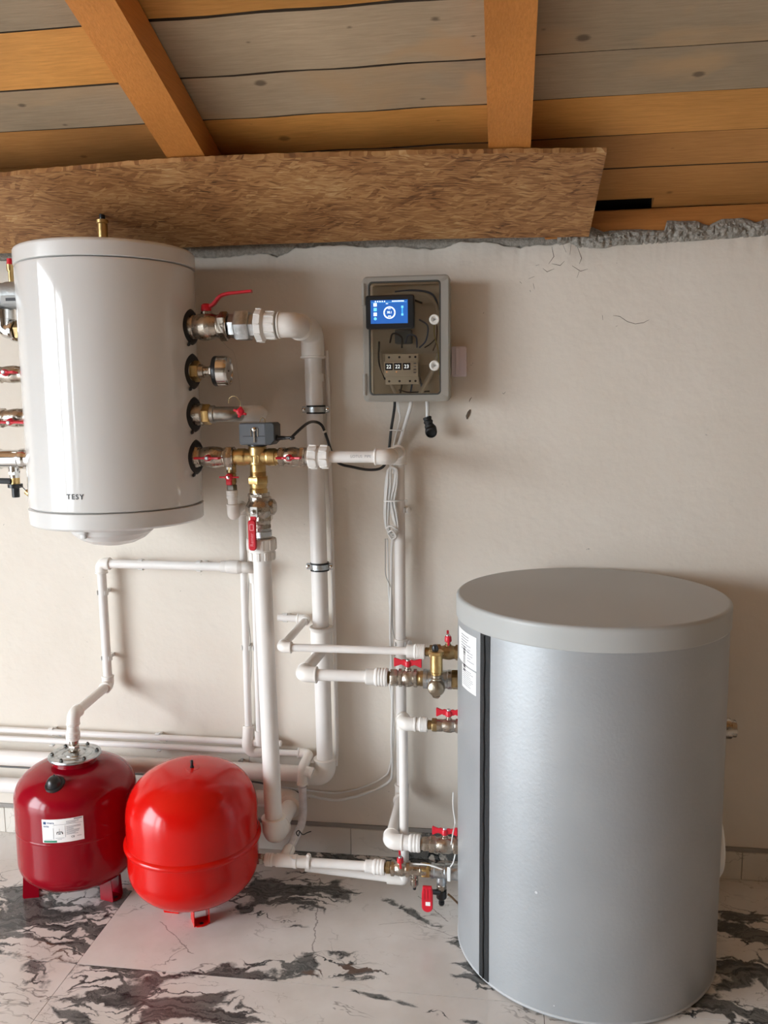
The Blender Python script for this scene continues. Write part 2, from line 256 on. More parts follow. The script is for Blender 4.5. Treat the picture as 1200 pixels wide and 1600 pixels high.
def marble_mat(name, blobs, rust, lines=(), base1=(.62, .58, .54), base2=(.75, .72, .69)):
    m = bpy.data.materials.new(name); m.use_nodes = True; nt = m.node_tree; L = nt.links.new
    b = nt.nodes['Principled BSDF']; b.inputs['Roughness'].default_value = .2; b.inputs['Specular IOR Level'].default_value = .5
    g = nd(nt, 'ShaderNodeNewGeometry'); P = g.outputs['Position']
    def noise(scale, detail=5, rough=.55, vec=P, dist=0, mapping=None):
        if mapping:
            mp = nd(nt, 'ShaderNodeMapping'); mp.inputs['Rotation'].default_value = (0, 0, math.radians(mapping[0])); mp.inputs['Scale'].default_value = (mapping[1], mapping[2], 1); L(vec, mp.inputs['Vector']); vec = mp.outputs[0]
        n = nd(nt, 'ShaderNodeTexNoise'); n.inputs['Scale'].default_value = scale; n.inputs['Detail'].default_value = detail; n.inputs['Roughness'].default_value = rough; n.inputs['Distortion'].default_value = dist
        L(vec, n.inputs['Vector']); return n
    def mth(op, a, bb=None, c=None):
        n = nd(nt, 'ShaderNodeMath', operation=op)
        for i, x in enumerate((a, bb, c)):
            if x is None: continue
            if isinstance(x, (int, float)): n.inputs[i].default_value = x
            else: L(x, n.inputs[i])
        return n.outputs[0]
    def rng(v, a, bb, c=0, d=1):
        n = nd(nt, 'ShaderNodeMapRange'); n.inputs[1].default_value = a; n.inputs[2].default_value = bb; n.inputs[3].default_value = c; n.inputs[4].default_value = d; L(v, n.inputs[0]); return n.outputs[0]
    def blobsum(bl):
        acc = None
        for (x, y, ang, a, bb, s, *gate) in bl:
            mp = nd(nt, 'ShaderNodeMapping', vector_type='TEXTURE'); mp.inputs['Location'].default_value = (x, y, 0); mp.inputs['Rotation'].default_value = (0, 0, math.radians(ang)); mp.inputs['Scale'].default_value = (a, bb, 50)
            L(P, mp.inputs['Vector'])
            ln = nd(nt, 'ShaderNodeVectorMath', operation='LENGTH'); L(mp.outputs[0], ln.inputs[0])
            v = rng(ln.outputs['Value'], 0, 1.6, s, 0)
            for (ax, sg, lim) in gate:
                v = mth('MULTIPLY', v, mth('GREATER_THAN' if sg > 0 else 'LESS_THAN', SX.outputs[ax], lim))
            acc = v if acc is None else mth('MAXIMUM', acc, v)
        return acc
    def mix(f, a, bb):
        n = nd(nt, 'ShaderNodeMix', data_type='RGBA')
        L(f, n.inputs[0])
        for i, x in ((6, a), (7, bb)):
            if isinstance(x, tuple): n.inputs[i].default_value = (*x, 1)
            else: L(x, n.inputs[i])
        return n.outputs[2]
    SX = nd(nt, 'ShaderNodeSeparateXYZ'); L(P, SX.inputs[0])
    wn = noise(3.2, 4)
    wp = nd(nt, 'ShaderNodeVectorMath', operation='MULTIPLY_ADD'); wp.inputs[1].default_value = (.30, .22, 0); L(wn.outputs['Color'], wp.inputs[0]); L(P, wp.inputs[2])
    WP = wp.outputs[0]
    base = mix(rng(noise(4, 5).outputs[0], .35, .65), base1, base2)
    # thin veins over the pale stone
    v1 = mth('ABSOLUTE', mth('SUBTRACT', noise(2.4, 5, .55, WP, mapping=(35, 1, 2.2)).outputs[0], .5))
    vm = mth('MULTIPLY', rng(v1, .001, .008, 1, 0), rng(noise(3.1, 2).outputs[0], .48, .62))
    base = mix(mth('MULTIPLY', vm, .85), base, (.16, .14, .125))
    v2 = mth('ABSOLUTE', mth('SUBTRACT', noise(5.5, 4, .6, WP, mapping=(-50, 1, 2)).outputs[0], .5))
    base = mix(mth('MULTIPLY', mth('MULTIPLY', rng(v2, .001, .006, 1, 0), rng(noise(2.2, 2).outputs[0], .5, .6)), .55), base, (.30, .255, .21))
    if lines:
        for (x0, y0, x1, y1) in lines:
            f = mth('DIVIDE', mth('SUBTRACT', SX.outputs[1], y0), y1-y0)
            xx = mth('MULTIPLY_ADD', f, x1-x0, x0)
            wob = mth('MULTIPLY', mth('SUBTRACT', noise(30, 4, .6).outputs[0], .5), .035)
            dd = mth('ABSOLUTE', mth('ADD', mth('SUBTRACT', SX.outputs[0], xx), wob))
            inside = mth('MULTIPLY', mth('GREATER_THAN', f, 0), mth('LESS_THAN', f, 1))
            base = mix(mth('MULTIPLY', mth('MULTIPLY', rng(dd, .0006, .0030, 1, 0), inside), .75), base, (.17, .145, .13))
    # dark breccia patches with streaks and pale pebbles
    bs = blobsum(blobs)
    zone = mth('ADD', bs, mth('MULTIPLY', mth('SUBTRACT', noise(5, 6, .62, WP).outputs[0], .5), 1.3))
    def vor(scale, ang, sx, sy, vec):
        mp = nd(nt, 'ShaderNodeMapping'); mp.inputs['Rotation'].default_value = (0, 0, math.radians(ang)); mp.inputs['Scale'].default_value = (sx, sy, 1); L(vec, mp.inputs['Vector'])
        v = nd(nt, 'ShaderNodeTexVoronoi', feature='DISTANCE_TO_EDGE', voronoi_dimensions='2D'); v.inputs['Scale'].default_value = scale; L(mp.outputs[0], v.inputs['Vector']); return v.outputs['Distance']
    w2 = nd(nt, 'ShaderNodeVectorMath', operation='MULTIPLY_ADD'); w2.inputs[1].default_value = (.10, .10, 0); L(noise(13, 5, .6).outputs['Color'], w2.inputs[0]); L(WP, w2.inputs[2]); W2 = w2.outputs[0]
    d1 = vor(6.5, 28, .55, 1.5, W2); d2 = vor(19, 24, .5, 1.5, W2)
    # the seams between the pale pebbles swell to solid dark stone in the middle of a patch
    t1_ = rng(zone, .18, 1.15, .0, .34); t2_ = rng(zone, .30, 1.2, .0, .30)
    k1 = mth('SUBTRACT', d1, t1_); k2 = mth('SUBTRACT', d2, t2_)
    mask = mth('MULTIPLY', rng(mth('ADD', mth('MINIMUM', k1, k2), mth('MULTIPLY', mth('SUBTRACT', noise(70, 4, .7, WP).outputs[0], .5), .10)), -.05, .022, 1, 0), rng(zone, .16, .30))
    st = noise(26, 7, .72, W2, .8, mapping=(-24, .45, 2.2)).outputs[0]
    dark = mix(rng(st, .36, .68), (.018, .020, .021), (.20, .20, .19))
    dv = mth('ABSOLUTE', mth('SUBTRACT', st, .52))
    dark = mix(mth('MULTIPLY', rng(dv, 0, .010, 1, 0), .5), dark, (.40, .38, .355))
    # brown rust inside
    rb = rng(mth('ADD', blobsum(rust), mth('MULTIPLY', mth('SUBTRACT', noise(8, 5, .6, WP).outputs[0], .5), 1.2)), .5, .62)
    dark = mix(mth('MULTIPLY', rb, .8), dark, (.115, .062, .038))
    col = mix(mask, base, dark)
    L(col, b.inputs['Base Color'])
    L(rng(noise(3, 3).outputs[0], .3, .7, .14, .27), b.inputs['Roughness'])
    return m
def bl(px, py, ang, a, b, s=1.0, *gate):
    p = atz(px, py); return (p.x, p.y, ang, a, b, s, *gate)
def vl(ax_, ay_, bx_, by_):
    a, b = atz(ax_, ay_), atz(bx_, by_); return (a.x, a.y, b.x, b.y)
JX, JY = -1.10, -.632                    # joints: every tile carries its own pattern
TL, TR, BR_, BL_ = ((0, -1, JX), (1, 1, JY)), ((0, 1, JX), (1, 1, JY)), ((0, 1, JX), (1, -1, JY)), ((0, -1, JX), (1, -1, JY))
MARBLE = marble_mat('veined_marble_tile',
    [bl(60, 1425, -20, .24, .15, 1.0, *TL), bl(150, 1470, -30, .18, .12, 1.0, *TL), bl(10, 1440, 0, .16, .12, 1.0, *TL), bl(190, 1400, -30, .12, .06, .9, *TL),
     bl(330, 1528, 10, .18, .03, 1.0, *TR), bl(450, 1512, 20, .17, .05, 1.0, *TR), bl(545, 1515, 5, .13, .035, 1.0, *TR),
     bl(215, 1560, -25, .28, .10, 1.0, *BR_), bl(330, 1597, -30, .22, .08, 1.0, *BR_), bl(120, 1590, -60, .12, .07, .9, *BR_), bl(60, 1525, -60, .09, .04, .8, *BL_),
     bl(450, 1395, 8, .22, .09, 1.0, *TR), bl(400, 1425, -20, .16, .025, .75, *TR), bl(560, 1350, -10, .22, .05, 1.0, *TR), bl(660, 1350, -6, .18, .06, 1.0, *TR), bl(640, 1425, -35, .16, .018, .7, *TR), bl(735, 1480, -35, .14, .03, .9, *TR), bl(745, 1525, -40, .07, .05, .9, *TR),
     bl(1165, 1460, -20, .20, .05), bl(1180, 1520, 5, .18, .07), bl(1130, 1580, -10, .24, .05), bl(1150, 1430, -15, .12, .04), bl(600, 1560, -14, .30, .012, .75, *BR_)],
    [bl(60, 1485, -10, .14, .05, 1.0, *TL), bl(560, 1512, 10, .10, .03), bl(500, 1520, 5, .08, .02, .8)],
    [vl(500, 1372, 487, 1505), vl(640, 1440, 745, 1475), vl(590, 1445, 640, 1440), vl(655, 1400, 700, 1440), vl(250, 1440, 300, 1490), vl(470, 1435, 640, 1448)])
BASEMARBLE = marble_mat('baseboard_marble_tile', [(-.15, -.02, 0, .16, .2, .9), (-.22, -.02, 0, .08, .2, .7)], [(-3, 0, 0, .1, .1, 1)], (), (.60, .56, .50), (.68, .64, .58))

# ------------------------------------------------------------------ mesh builder
class MB:
    def __init__(s): s.v = []; s.f = []
    def add(s, vs, fs):
        b = len(s.v); s.v += [V(x) for x in vs]; s.f += [tuple(b+i for i in f) for f in fs]; return s
    def rings(s, rings, closed=False, cap=True):
        n = len(rings[0]); b = len(s.v)
        for r in rings: s.v += r
        m = len(rings)
        for i in range(m if closed else m-1):
            j = (i+1) % m
            for k in range(n):
                k2 = (k+1) % n
                s.f.append((b+i*n+k, b+i*n+k2, b+j*n+k2, b+j*n+k))
        if cap and not closed:
            s.f.append(tuple(b+k for k in range(n-1, -1, -1))); s.f.append(tuple(b+(m-1)*n+k for k in range(n)))
        return s
    def lathe(s, o, axis, prof, n=24, cap=True, up=None, phase=0.0):
        a = V(axis).normalized(); u = V(up) if up is not None else (V((0, 0, 1)) if abs(a.z) < .9 else V((1, 0, 0)))
        u = (u - a*u.dot(a)).normalized(); w = a.cross(u); o = V(o)
        q = [prof[0]]                                # support loops keep long straight runs truly straight in shading
        for (t0, r0), (t1, r1) in zip(prof, prof[1:]):
            l = math.hypot(t1-t0, r1-r0)
            if l > .012 and n > 8:
                f = .0012/l; q += [(t0+(t1-t0)*f, r0+(r1-r0)*f), (t1-(t1-t0)*f, r1-(r1-r0)*f)]
            q.append((t1, r1))
        prof = q
        return s.rings([[o + a*t + (u*math.cos(2*math.pi*k/n+phase) + w*math.sin(2*math.pi*k/n+phase))*max(r, 1e-5) for k in range(n)] for t, r in prof], cap=cap)
    def cyl(s, p, q, r, n=20, r2=None):
        p, q = V(p), V(q); L = (q-p).length; return s.lathe(p, q-p, [(0, r), (L, r if r2 is None else r2)], n)
    def tube(s, pts, r, n=12, closed=False, cap=True):
        pts = [V(p) for p in pts]; m = len(pts); R = []
        rr = r if isinstance(r, (list, tuple)) else [r]*m
        def tan(i):
            if closed: return (pts[(i+1) % m]-pts[i-1]).normalized()
            return (pts[min(i+1, m-1)]-pts[max(i-1, 0)]).normalized()
        t = tan(0); u = V((0, 0, 1)) if abs(t.z) < .9 else V((1, 0, 0)); u = (u-t*u.dot(t)).normalized()
        for i in range(m):
            t = tan(i); u = (u-t*u.dot(t)).normalized(); w = t.cross(u)
            R.append([pts[i]+(u*math.cos(2*math.pi*k/n)+w*math.sin(2*math.pi*k/n))*rr[i] for k in range(n)])
        return s.rings(R, closed, cap)
    def box(s, c, size, bevel=0.0, seg=2, rot=None):
        bm = bmesh.new(); bmesh.ops.create_cube(bm, size=1)
        for v in bm.verts: v.co = V((v.co.x*size[0], v.co.y*size[1], v.co.z*size[2]))
        if bevel: bmesh.ops.bevel(bm, geom=bm.edges[:], offset=bevel, segments=seg, profile=.5, affect='EDGES')
        R = rot.to_matrix() if rot is not None else None
        bm.verts.ensure_lookup_table(); bm.verts.index_update()
        s.add([V(c)+(R @ v.co if R else v.co) for v in bm.verts], [tuple(v.index for v in f.verts) for f in bm.faces]); bm.free(); return s
    def extr(s, outline, o, eu, ev, ew, depth, bevel=0.0):
        """outline (u,v) list counter-clockwise, extruded along ew by depth"""
        eu, ev, ew, o = V(eu), V(ev), V(ew), V(o); n = len(outline)
        def ring(inset, d):
            out = []
            for i in range(n):
                p0, p1, p2 = V(outline[i-1]), V(outline[i]), V(outline[(i+1) % n])
                q = p1
                if inset:
                    a = (p1-p0).normalized(); b = (p2-p1).normalized(); na = V((-a.y, a.x)); nb = V((-b.y, b.x))
                    mm = na+nb; l = mm.length
                    if l > 1e-6: mm /= l; q = p1 + mm*(inset/max(.3, mm.dot(na)))
                out.append(o+eu*q.x+ev*q.y+ew*d)
            return out
        if bevel: R = [ring(bevel, 0), ring(0, bevel), ring(0, depth-bevel), ring(bevel, depth)]
        else: R = [ring(0, 0), ring(0, depth)]
        return s.rings(R)
    def mesh(s, name, off=V((0, 0, 0)), angle=38):
        me = bpy.data.meshes.new(name); me.from_pydata([v-off for v in s.v], [], s.f); me.update()
        bm = bmesh.new(); bm.from_mesh(me); bmesh.ops.recalc_face_normals(bm, faces=bm.faces[:]); bm.to_mesh(me); bm.free()
        for p in me.polygons: p.use_smooth = True
        me.set_sharp_from_angle(angle=math.radians(angle)); return me

def link(name, me, mat, parent=None):
    o = bpy.data.objects.new(name, me); COL.objects.link(o)
    if mat is not None: me.materials.append(mat)
    if parent is not None: o.parent = parent
    return o
def origin(o):
    p = V((0, 0, 0))
    while o is not None: p += o.location; o = o.parent
    return p
def part(name, mb, mat, parent, label=None, kind=None, angle=38):
    o = link(name, mb.mesh(name, origin(parent), angle), mat, parent)
    if label: o['label'] = label
    if kind: o['kind'] = kind
    return o
def thing(name, label, cat, loc, group=None):
    o = bpy.data.objects.new(name, None); COL.objects.link(o); o.location = loc; o.empty_display_size = .05
    o['label'] = label; o['category'] = cat
    if group: o['group'] = group
    return o
def single(name, mb, mat, label, cat, loc, group=None):
    o = link(name, mb.mesh(name, V(loc)), mat); o.location = loc; o['label'] = label; o['category'] = cat
    if group: o['group'] = group
    return o
def struct(name, mb, mat, parent=None):
    o = link(name, mb.mesh(name, origin(parent) if parent else V((0, 0, 0))), mat, parent)
    if parent is None: o['kind'] = 'structure'
    return o
def rrect(w, h, r, n=5):
    pts = []
    for cx, cy, a0 in ((w/2-r, h/2-r, 0), (-w/2+r, h/2-r, 90), (-w/2+r, -h/2+r, 180), (w/2-r, -h/2+r, 270)):
        for i in range(n+1):
            a = math.radians(a0+90*i/n); pts.append((cx+r*math.cos(a), cy+r*math.sin(a)))
    return pts
def fillet(pts, rad, seg=8):
    pts = [V(p) for p in pts]; out = [pts[0]]
    for i in range(1, len(pts)-1):
        a = (pts[i-1]-pts[i]); b = (pts[i+1]-pts[i]); la, lb = a.length, b.length; a /= la; b /= lb
        ang = a.angle(b)
        if ang > 3.1: out.append(pts[i]); continue
        t = min(rad/math.tan(ang/2), la*.49, lb*.49); rr = t*math.tan(ang/2)
        c = pts[i]+(a+b).normalized()*(rr/math.sin(ang/2)); p0 = pts[i]+a*t-c; p1 = pts[i]+b*t-c
        tot = p0.angle(p1)
        for k in range(seg+1):
            f = k/seg; out.append(c+(p0*math.sin((1-f)*tot)+p1*math.sin(f*tot))/math.sin(tot))
    out.append(pts[-1]); return out
def smooth(pts, n=8):
    pts = [V(p) for p in pts]; P = [pts[0]*2-pts[1]]+pts+[pts[-1]*2-pts[-2]]; out = []
    for i in range(1, len(P)-2):
        for k in range(n):
            t = k/n; a, b, c, d = P[i-1:i+3]
            out.append(.5*((2*b)+(c-a)*t+(2*a-5*b+4*c-d)*t*t+(3*b-a-3*c+d)*t**3))
    out.append(pts[-1]); return out

def text_mesh(body, size, align='CENTER', bold=False, space=1.0):
    cu = bpy.data.curves.new('txt', 'FONT'); cu.body = body; cu.size = size; cu.align_x = align; cu.align_y = 'CENTER'; cu.resolution_u = 3; cu.space_character = space
    if bold: cu.offset = size*.018
    ob = bpy.data.objects.new('txt', cu); COL.objects.link(ob)
    dg = bpy.context.evaluated_depsgraph_get(); dg.update()
    me = bpy.data.meshes.new_from_object(ob.evaluated_get(dg)); bpy.data.objects.remove(ob); bpy.data.curves.remove(cu); return me
def text(name, body, size, o, eu, ev, mat, parent, align='CENTER', bold=False, cyl=None, space=1.0):
    """flat print laid on a surface; cyl=(cx,cy,R): o=(angle,z), wrapped on that cylinder"""
    me = text_mesh(body, size, align, bold, space); off = origin(parent)
    for v in me.vertices:
        if cyl:
            cx, cy, R = cyl; a = o[0]+v.co.x/R; v.co = V((cx+R*math.cos(a), cy+R*math.sin(a), o[1]+v.co.y))-off
        else: v.co = V(o)+V(eu)*v.co.x+V(ev)*v.co.y-off
    return link(name, me, mat, parent)
def cyl_patch(mb, cx, cy, R, a0, a1, z0, z1, th=.0006, n=10, shear=0.0):
    """curved sticker lying on a cylinder"""
    I = [[], []]; 
    vs = []; fs = []
    for j, rr in enumerate((R, R+th)):
        for i in range(n+1):
            a = a0+(a1-a0)*i/n
            for z in (z0, z1): vs.append((cx+rr*math.cos(a), cy+rr*math.sin(a), z+shear*i/n))
    N = 2*(n+1)
    for i in range(n):
        b = 2*i
        fs += [(N+b, N+b+2, N+b+3, N+b+1), (b, b+1, b+3, b+2), (b, b+2, N+b+2, N+b), (b+1, N+b+1, N+b+3, b+3)]
    fs += [(0, N, N+1, 1), (2*n, 2*n+1, N+2*n+1, N+2*n)]
    return mb.add(vs, fs)
X, Y, Z = V((1, 0, 0)), V((0, 1, 0)), V((0, 0, 1))

# ================================================================== SETTING
SL = 0.329                                   # fall of the shed roof towards the back wall
def roof_z(y): return 1.985 - SL*y
def at_slope(px, py, z0, s=SL):
    d = ray(px, py); return CAM_P + d*((z0 - s*CAM_P.y - CAM_P.z)/(d.z + s*d.y))

# floor ------------------------------------------------------------
fl = MB().box(((LEFT_X+RIGHT_X)/2, BACK_Y/2+.1, -.03), (RIGHT_X-LEFT_X+.3, -BACK_Y+.2, .054))
floor = struct('floor', fl, GROUT)
xs = [-4.02, -3.50, -2.30, -1.10, .10, 1.30, 2.32]; ys = [.0, -.632]
while ys[-1] > BACK_Y: ys.append(ys[-1]-.6)
for i in range(len(xs)-1):
    for j in range(len(ys)-1):
        x0, x1, y0, y1 = xs[i]+.0008, xs[i+1]-.0008, ys[j]-.0008, ys[j+1]+.0008
        part('floor_tile', MB().box(((x0+x1)/2, (y0+y1)/2, -.005), (x1-x0, y0-y1, .01)), MARBLE, floor)

# back wall: masonry, mortar and ragged plaster ------------------------
wb = MB().box(((LEFT_X+RIGHT_X)/2, .11, .9325), (RIGHT_X-LEFT_X+.4, .18, 1.935))
wb.box(((LEFT_X+RIGHT_X)/2, .27, 1.1), (RIGHT_X-LEFT_X+.4, .14, 2.2))
wall = struct('wall_back', wb, CONC)
rag_px = [(-1500, 440), (-400, 425), (-120, 412), (-40, 408), (20, 405), (305, 401), (330, 404), (352, 403), (380, 397), (420, 396), (432, 402), (462, 388), (500, 383), (545, 383), (570, 387), (600, 385), (640, 386), (676, 389), (700, 384), (715, 378), (745, 377), (775, 379), (790, 385), (812, 387), (835, 383), (870, 381), (890, 377), (905, 384), (945, 385), (965, 380), (1005, 379), (1050, 376), (1100, 372), (1150, 369), (1200, 365), (1500, 352)]
rag = [(p.x, p.z) for p in (at(x, y, -.0) for x, y in rag_px)]
def rag_z(x):
    for (x0, z0), (x1, z1) in zip(rag, rag[1:]):
        if x0 <= x <= x1: return z0+(z1-z0)*(x-x0)/(x1-x0)
    return rag[0][1] if x < rag[0][0] else rag[-1][1]
rnd = random.Random(3)
pv, pf = [], []; nx = 780; px0, px1 = LEFT_X, 2.3; jit = 0
for i in range(nx+1):
    x = px0+(px1-px0)*i/nx; jit = .6*jit+rnd.uniform(-.0022, .0022); z = rag_z(x)+jit
    pv += [(x, 0, 0), (x, 0, 1.80), (x, -.0, z-.004), (x, .003, z), (x, .022, z-.001+rnd.uniform(-.003, .003)), (x, .022, 0)]
for i in range(nx):
    a, b = 6*i, 6*i+6
    for k in range(5): pf.append((a+k, b+k, b+k+1, a+k+1))
part('plaster', MB().add(pv, pf), PLASTER, wall, angle=60)
# dents and scraped marks in the paint
dm = MB()
def chip(mb, px, py, pts, r=.0012):
    o = at(px, py, 0)
    mb.tube([o+V((a*.001, -.0003, b*.001)) for a, b in pts], [r*.25]+[r*.55]*(len(pts)-2)+[r*.2], 5)
chip(dm, 958, 493, [(0, 0), (18, -3), (40, -18), (62, -25), (85, -22), (100, -14)], .0013)
chip(dm, 735, 640, [(0, 0), (-4, -8), (-9, -20), (-10, -28)], .0085); chip(dm, 733, 628, [(0, 0), (3, 8), (8, 14)], .002); chip(dm, 785, 614, [(0, 0), (4, -3), (9, 3)], .0015)
for (x, y, pts) in ((862, 392, [(0, 6), (3, -8), (-4, -18)]), (878, 388, [(0, 8), (6, -6)]), (893, 384, [(0, 10), (-2, -12)]), (901, 390, [(0, 6), (7, -12), (4, -20)]), (866, 420, [(0, 0), (-10, -4), (-16, 1)]), (905, 424, [(-10, 8), (2, 0), (12, 3)]), (905, 424, [(0, 0), (-3, -9)]), (835, 432, [(0, 0), (-8, -3)]), (833, 443, [(0, 0), (2, -8)]), (828, 453, [(0, 0), (1, -3)]), (862, 412, [(0, 0), (12, -3), (18, 3)]), (941, 497, [(0, 4), (1, -3)]), (962, 510, [(0, 0), (3, 1)]), (815, 443, [(0, 0), (-3, 3)]), (755, 490, [(0, 0), (1, 2)]), (837, 415, [(0, 0), (5, 1)])): chip(dm, x, y, [(a*2, b*2) for a, b in pts], .0016)
part('scratch', dm, M('dark_scratch', (.13, .095, .07), .9), wall, kind='stuff')
# rough mortar along the top on the right and below the board
def lumpy(x0, x1, zlo, zhi, yb, amp, seed, nz=9, dx=.0035):
    r = random.Random(seed); n = int((x1-x0)/dx); vs = []; fs = []
    from mathutils import noise as mn
    for i in range(n+1):
        x = x0+(x1-x0)*i/n; a, b = zlo(x), zhi(x)
        for j in range(nz):
            t = j/(nz-1); z = a+(b-a)*t
            h = amp*(mn.noise(V((x*30, z*30, seed)))*.35+mn.noise(V((x*90, z*90, seed)))*.28+mn.noise(V((x*260, z*260, seed)))*.30+.75)*math.sin(math.pi*min(1, max(0, .08+t*.86)))**.5
            vs.append((x, yb-h, z))
    for i in range(n):
        for j in range(nz-1): fs.append((i*nz+j, (i+1)*nz+j, (i+1)*nz+j+1, i*nz+j+1))
    return MB().add(vs, fs)
mtop_px = [(880, 350), (925, 352), (945, 360), (955, 358), (1000, 356), (1040, 358), (1044, 342), (1065, 343), (1090, 343), (1110, 350), (1130, 340), (1165, 338), (1185, 345), (1200, 340), (1500, 330)]
mtop = [(p.x, p.z) for p in (at(x, y, -.02) for x, y in mtop_px)]
def mt(x):
    for (x0, z0), (x1, z1) in zip(mtop, mtop[1:]):
        if x0 <= x <= x1: return z0+(z1-z0)*(x-x0)/(x1-x0)
    return mtop[0][1] if x < mtop[0][0] else mtop[-1][1]
part('mortar', lumpy(.14, 2.25, lambda x: rag_z(x)-.006, lambda x: mt(x), .008, .024, 5, 18), MORTAR, wall, angle=75)
part('mortar', lumpy(LEFT_X, .14, lambda x: rag_z(x)-.008, lambda x: rag_z(x)+.045, .018, .012, 8, 8, .009), MORTAR, wall, angle=75)

# baseboard tiles -------------------------------------------------------
bb = MB().box(((LEFT_X+RIGHT_X)/2, -.003, .05), (RIGHT_X-LEFT_X, .006, .10)); base = struct('baseboard_back', bb, M('grout_bead', (.30, .28, .26), .9, bump=(60, .8)))
x = -.484-.6*6; 
while x < 2.3:
    x1 = min(x+.6, 2.3); x0 = max(x, LEFT_X)
    part('baseboard_tile', MB().box(((x0+x1)/2, -.0055, .044), (x1-x0-.0016, .011, .087), .0008, 1), BASEMARBLE, base); x += .6

# side and rear walls ----------------------------------------------------
wl = MB()
def wallbox(mb, y0, y1, z0, z1): mb.box((LEFT_X-.1, (y0+y1)/2, (z0+z1)/2), (.2, abs(y1-y0), z1-z0))
wallbox(wl, .2, DOOR_Y0, 0, 5.0); wallbox(wl, DOOR_Y1, BACK_Y-.2, 0, 5.0); wallbox(wl, DOOR_Y0, DOOR_Y1, DOOR_Z, 5.0)
struct('wall_left', wl, ROUGHW)
struct('wall_right', MB().box((RIGHT_X+.1, BACK_Y/2, 2.5), (.2, -BACK_Y+.6, 5.0)), ROUGHW)
struct('wall_front', MB().box(((LEFT_X+RIGHT_X)/2, BACK_Y-.1, 2.5), (RIGHT_X-LEFT_X+.4, .2, 5.0)), ROUGHW)
FR = M('white_door_frame', (.70, .70, .68), .4)
dr = MB()
for y0, y1 in ((DOOR_Y0-.001, DOOR_Y0-.07), (-3.62, -3.86), (-5.1, -6.55), (DOOR_Y1+.05, DOOR_Y1)): dr.box((LEFT_X-.05, (y0+y1)/2, DOOR_Z/2), (.07, abs(y1-y0), DOOR_Z-.01), .004, 1)
dr.box((LEFT_X-.05, (DOOR_Y0+DOOR_Y1)/2, DOOR_Z-.035), (.07, abs(DOOR_Y1-DOOR_Y0), .06), .004, 1)
struct('door_1', dr, FR)
struct('ground', MB().box((LEFT_X-20.2, -4, -.10), (40, 60, .1)), M('concrete_yard', (.30, .30, .30), .9, bump=(8, .3)))

# ceiling: boards on a backing, split at the rafters -----------------------
ce = MB().add([(LEFT_X-.5, .35, roof_z(.35)+.045), (RIGHT_X+.3, .35, roof_z(.35)+.045), (RIGHT_X+.3, BACK_Y-.4, roof_z(BACK_Y-.4)+.045), (LEFT_X-.5, BACK_Y-.4, roof_z(BACK_Y-.4)+.045),
               (LEFT_X-.5, .35, roof_z(.35)+.075), (RIGHT_X+.3, .35, roof_z(.35)+.075), (RIGHT_X+.3, BACK_Y-.4, roof_z(BACK_Y-.4)+.075), (LEFT_X-.5, BACK_Y-.4, roof_z(BACK_Y-.4)+.075)],
              [(0, 1, 2, 3), (4, 5, 6, 7), (0, 1, 5, 4), (1, 2, 6, 5), (2, 3, 7, 6), (3, 0, 4, 7)])
ceiling = struct('ceiling', ce, M('dark_roof_felt', (.012, .010, .008), .9))
RD = .087                                    # rafter depth below the boards
qa, qb = at_slope(262, 248, 1.985-RD), at_slope(322, 247, 1.985-RD); ra, rb_ = at_slope(763, 235, 1.985-RD), at_slope(829, 235, 1.985-RD)
RAFT = [((qa.x+qb.x)/2, qb.x-qa.x), ((ra.x+rb_.x)/2, rb_.x-ra.x)]
EDGE = M('gap_shade_edge', (.055, .034, .018), .9)
def board(x0, x1, y0, y1, mat, tilt=0.0, th=.022, warp=0.0):
    n = 14; vs = []; fs = []
    for i in range(n+1):
        x = x0+(x1-x0)*i/n; w = warp*math.sin(i*1.3+y0*40)
        for y, dz in ((y0, tilt), (y1, -tilt)):
            vs += [(x, y, roof_z(y)+dz+w), (x, y, roof_z(y)+dz+w+th)]
    for i in range(n):
        a = 4*i; b = a+4
        fs += [(a, a+2, b+2, b), (a+1, b+1, b+3, a+3), (a, b, b+1, a+1), (a+2, a+3, b+3, b+2)]
    fs += [(0, 1, 3, 2), (4*n, 4*n+2, 4*n+3, 4*n+1)]
    o = part('ceiling_board', MB().add(vs, fs), mat, ceiling)
    o.data.materials.append(EDGE)                # long sawn edges coloured dark to paint in the shade of the board gaps
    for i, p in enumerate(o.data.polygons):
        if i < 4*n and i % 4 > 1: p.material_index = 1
XL = RAFT[0][0]; XR = RAFT[1][0]; x0_, x1_ = LEFT_X-.3, RIGHT_X+.25
rows = [((-.018, -.171), W_BROWN, W_BROWN, W_BROWN), ((-.179, -.305), W_BROWN, W_BROWN, W_BROWN), ((-.313, -.446), W_BROWN, W_HONEY, W_HONEY), ((-.454, -.586), W_GREY, W_GREY, W_GREY),
        ((-.594, -.755), W_HONEY, W_GREY, W_GREY), ((-.763, -.900), W_GREY, W_HONEY, W_GREY), ((-.906, -1.05), W_HONEY, W_HONEY, W_HONEY)]
for (yy, a, b, c) in rows:
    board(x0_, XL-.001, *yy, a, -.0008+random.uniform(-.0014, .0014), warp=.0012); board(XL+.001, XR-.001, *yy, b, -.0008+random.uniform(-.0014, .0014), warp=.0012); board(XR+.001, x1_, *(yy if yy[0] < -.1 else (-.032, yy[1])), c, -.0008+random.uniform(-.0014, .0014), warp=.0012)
y = -1.056; k = 0
while y > BACK_Y: board(x0_, x1_, y, y-.146, (W_HONEY, W_GREY, W_BROWN, W_HONEY)[k % 4]); y -= .152; k += 1
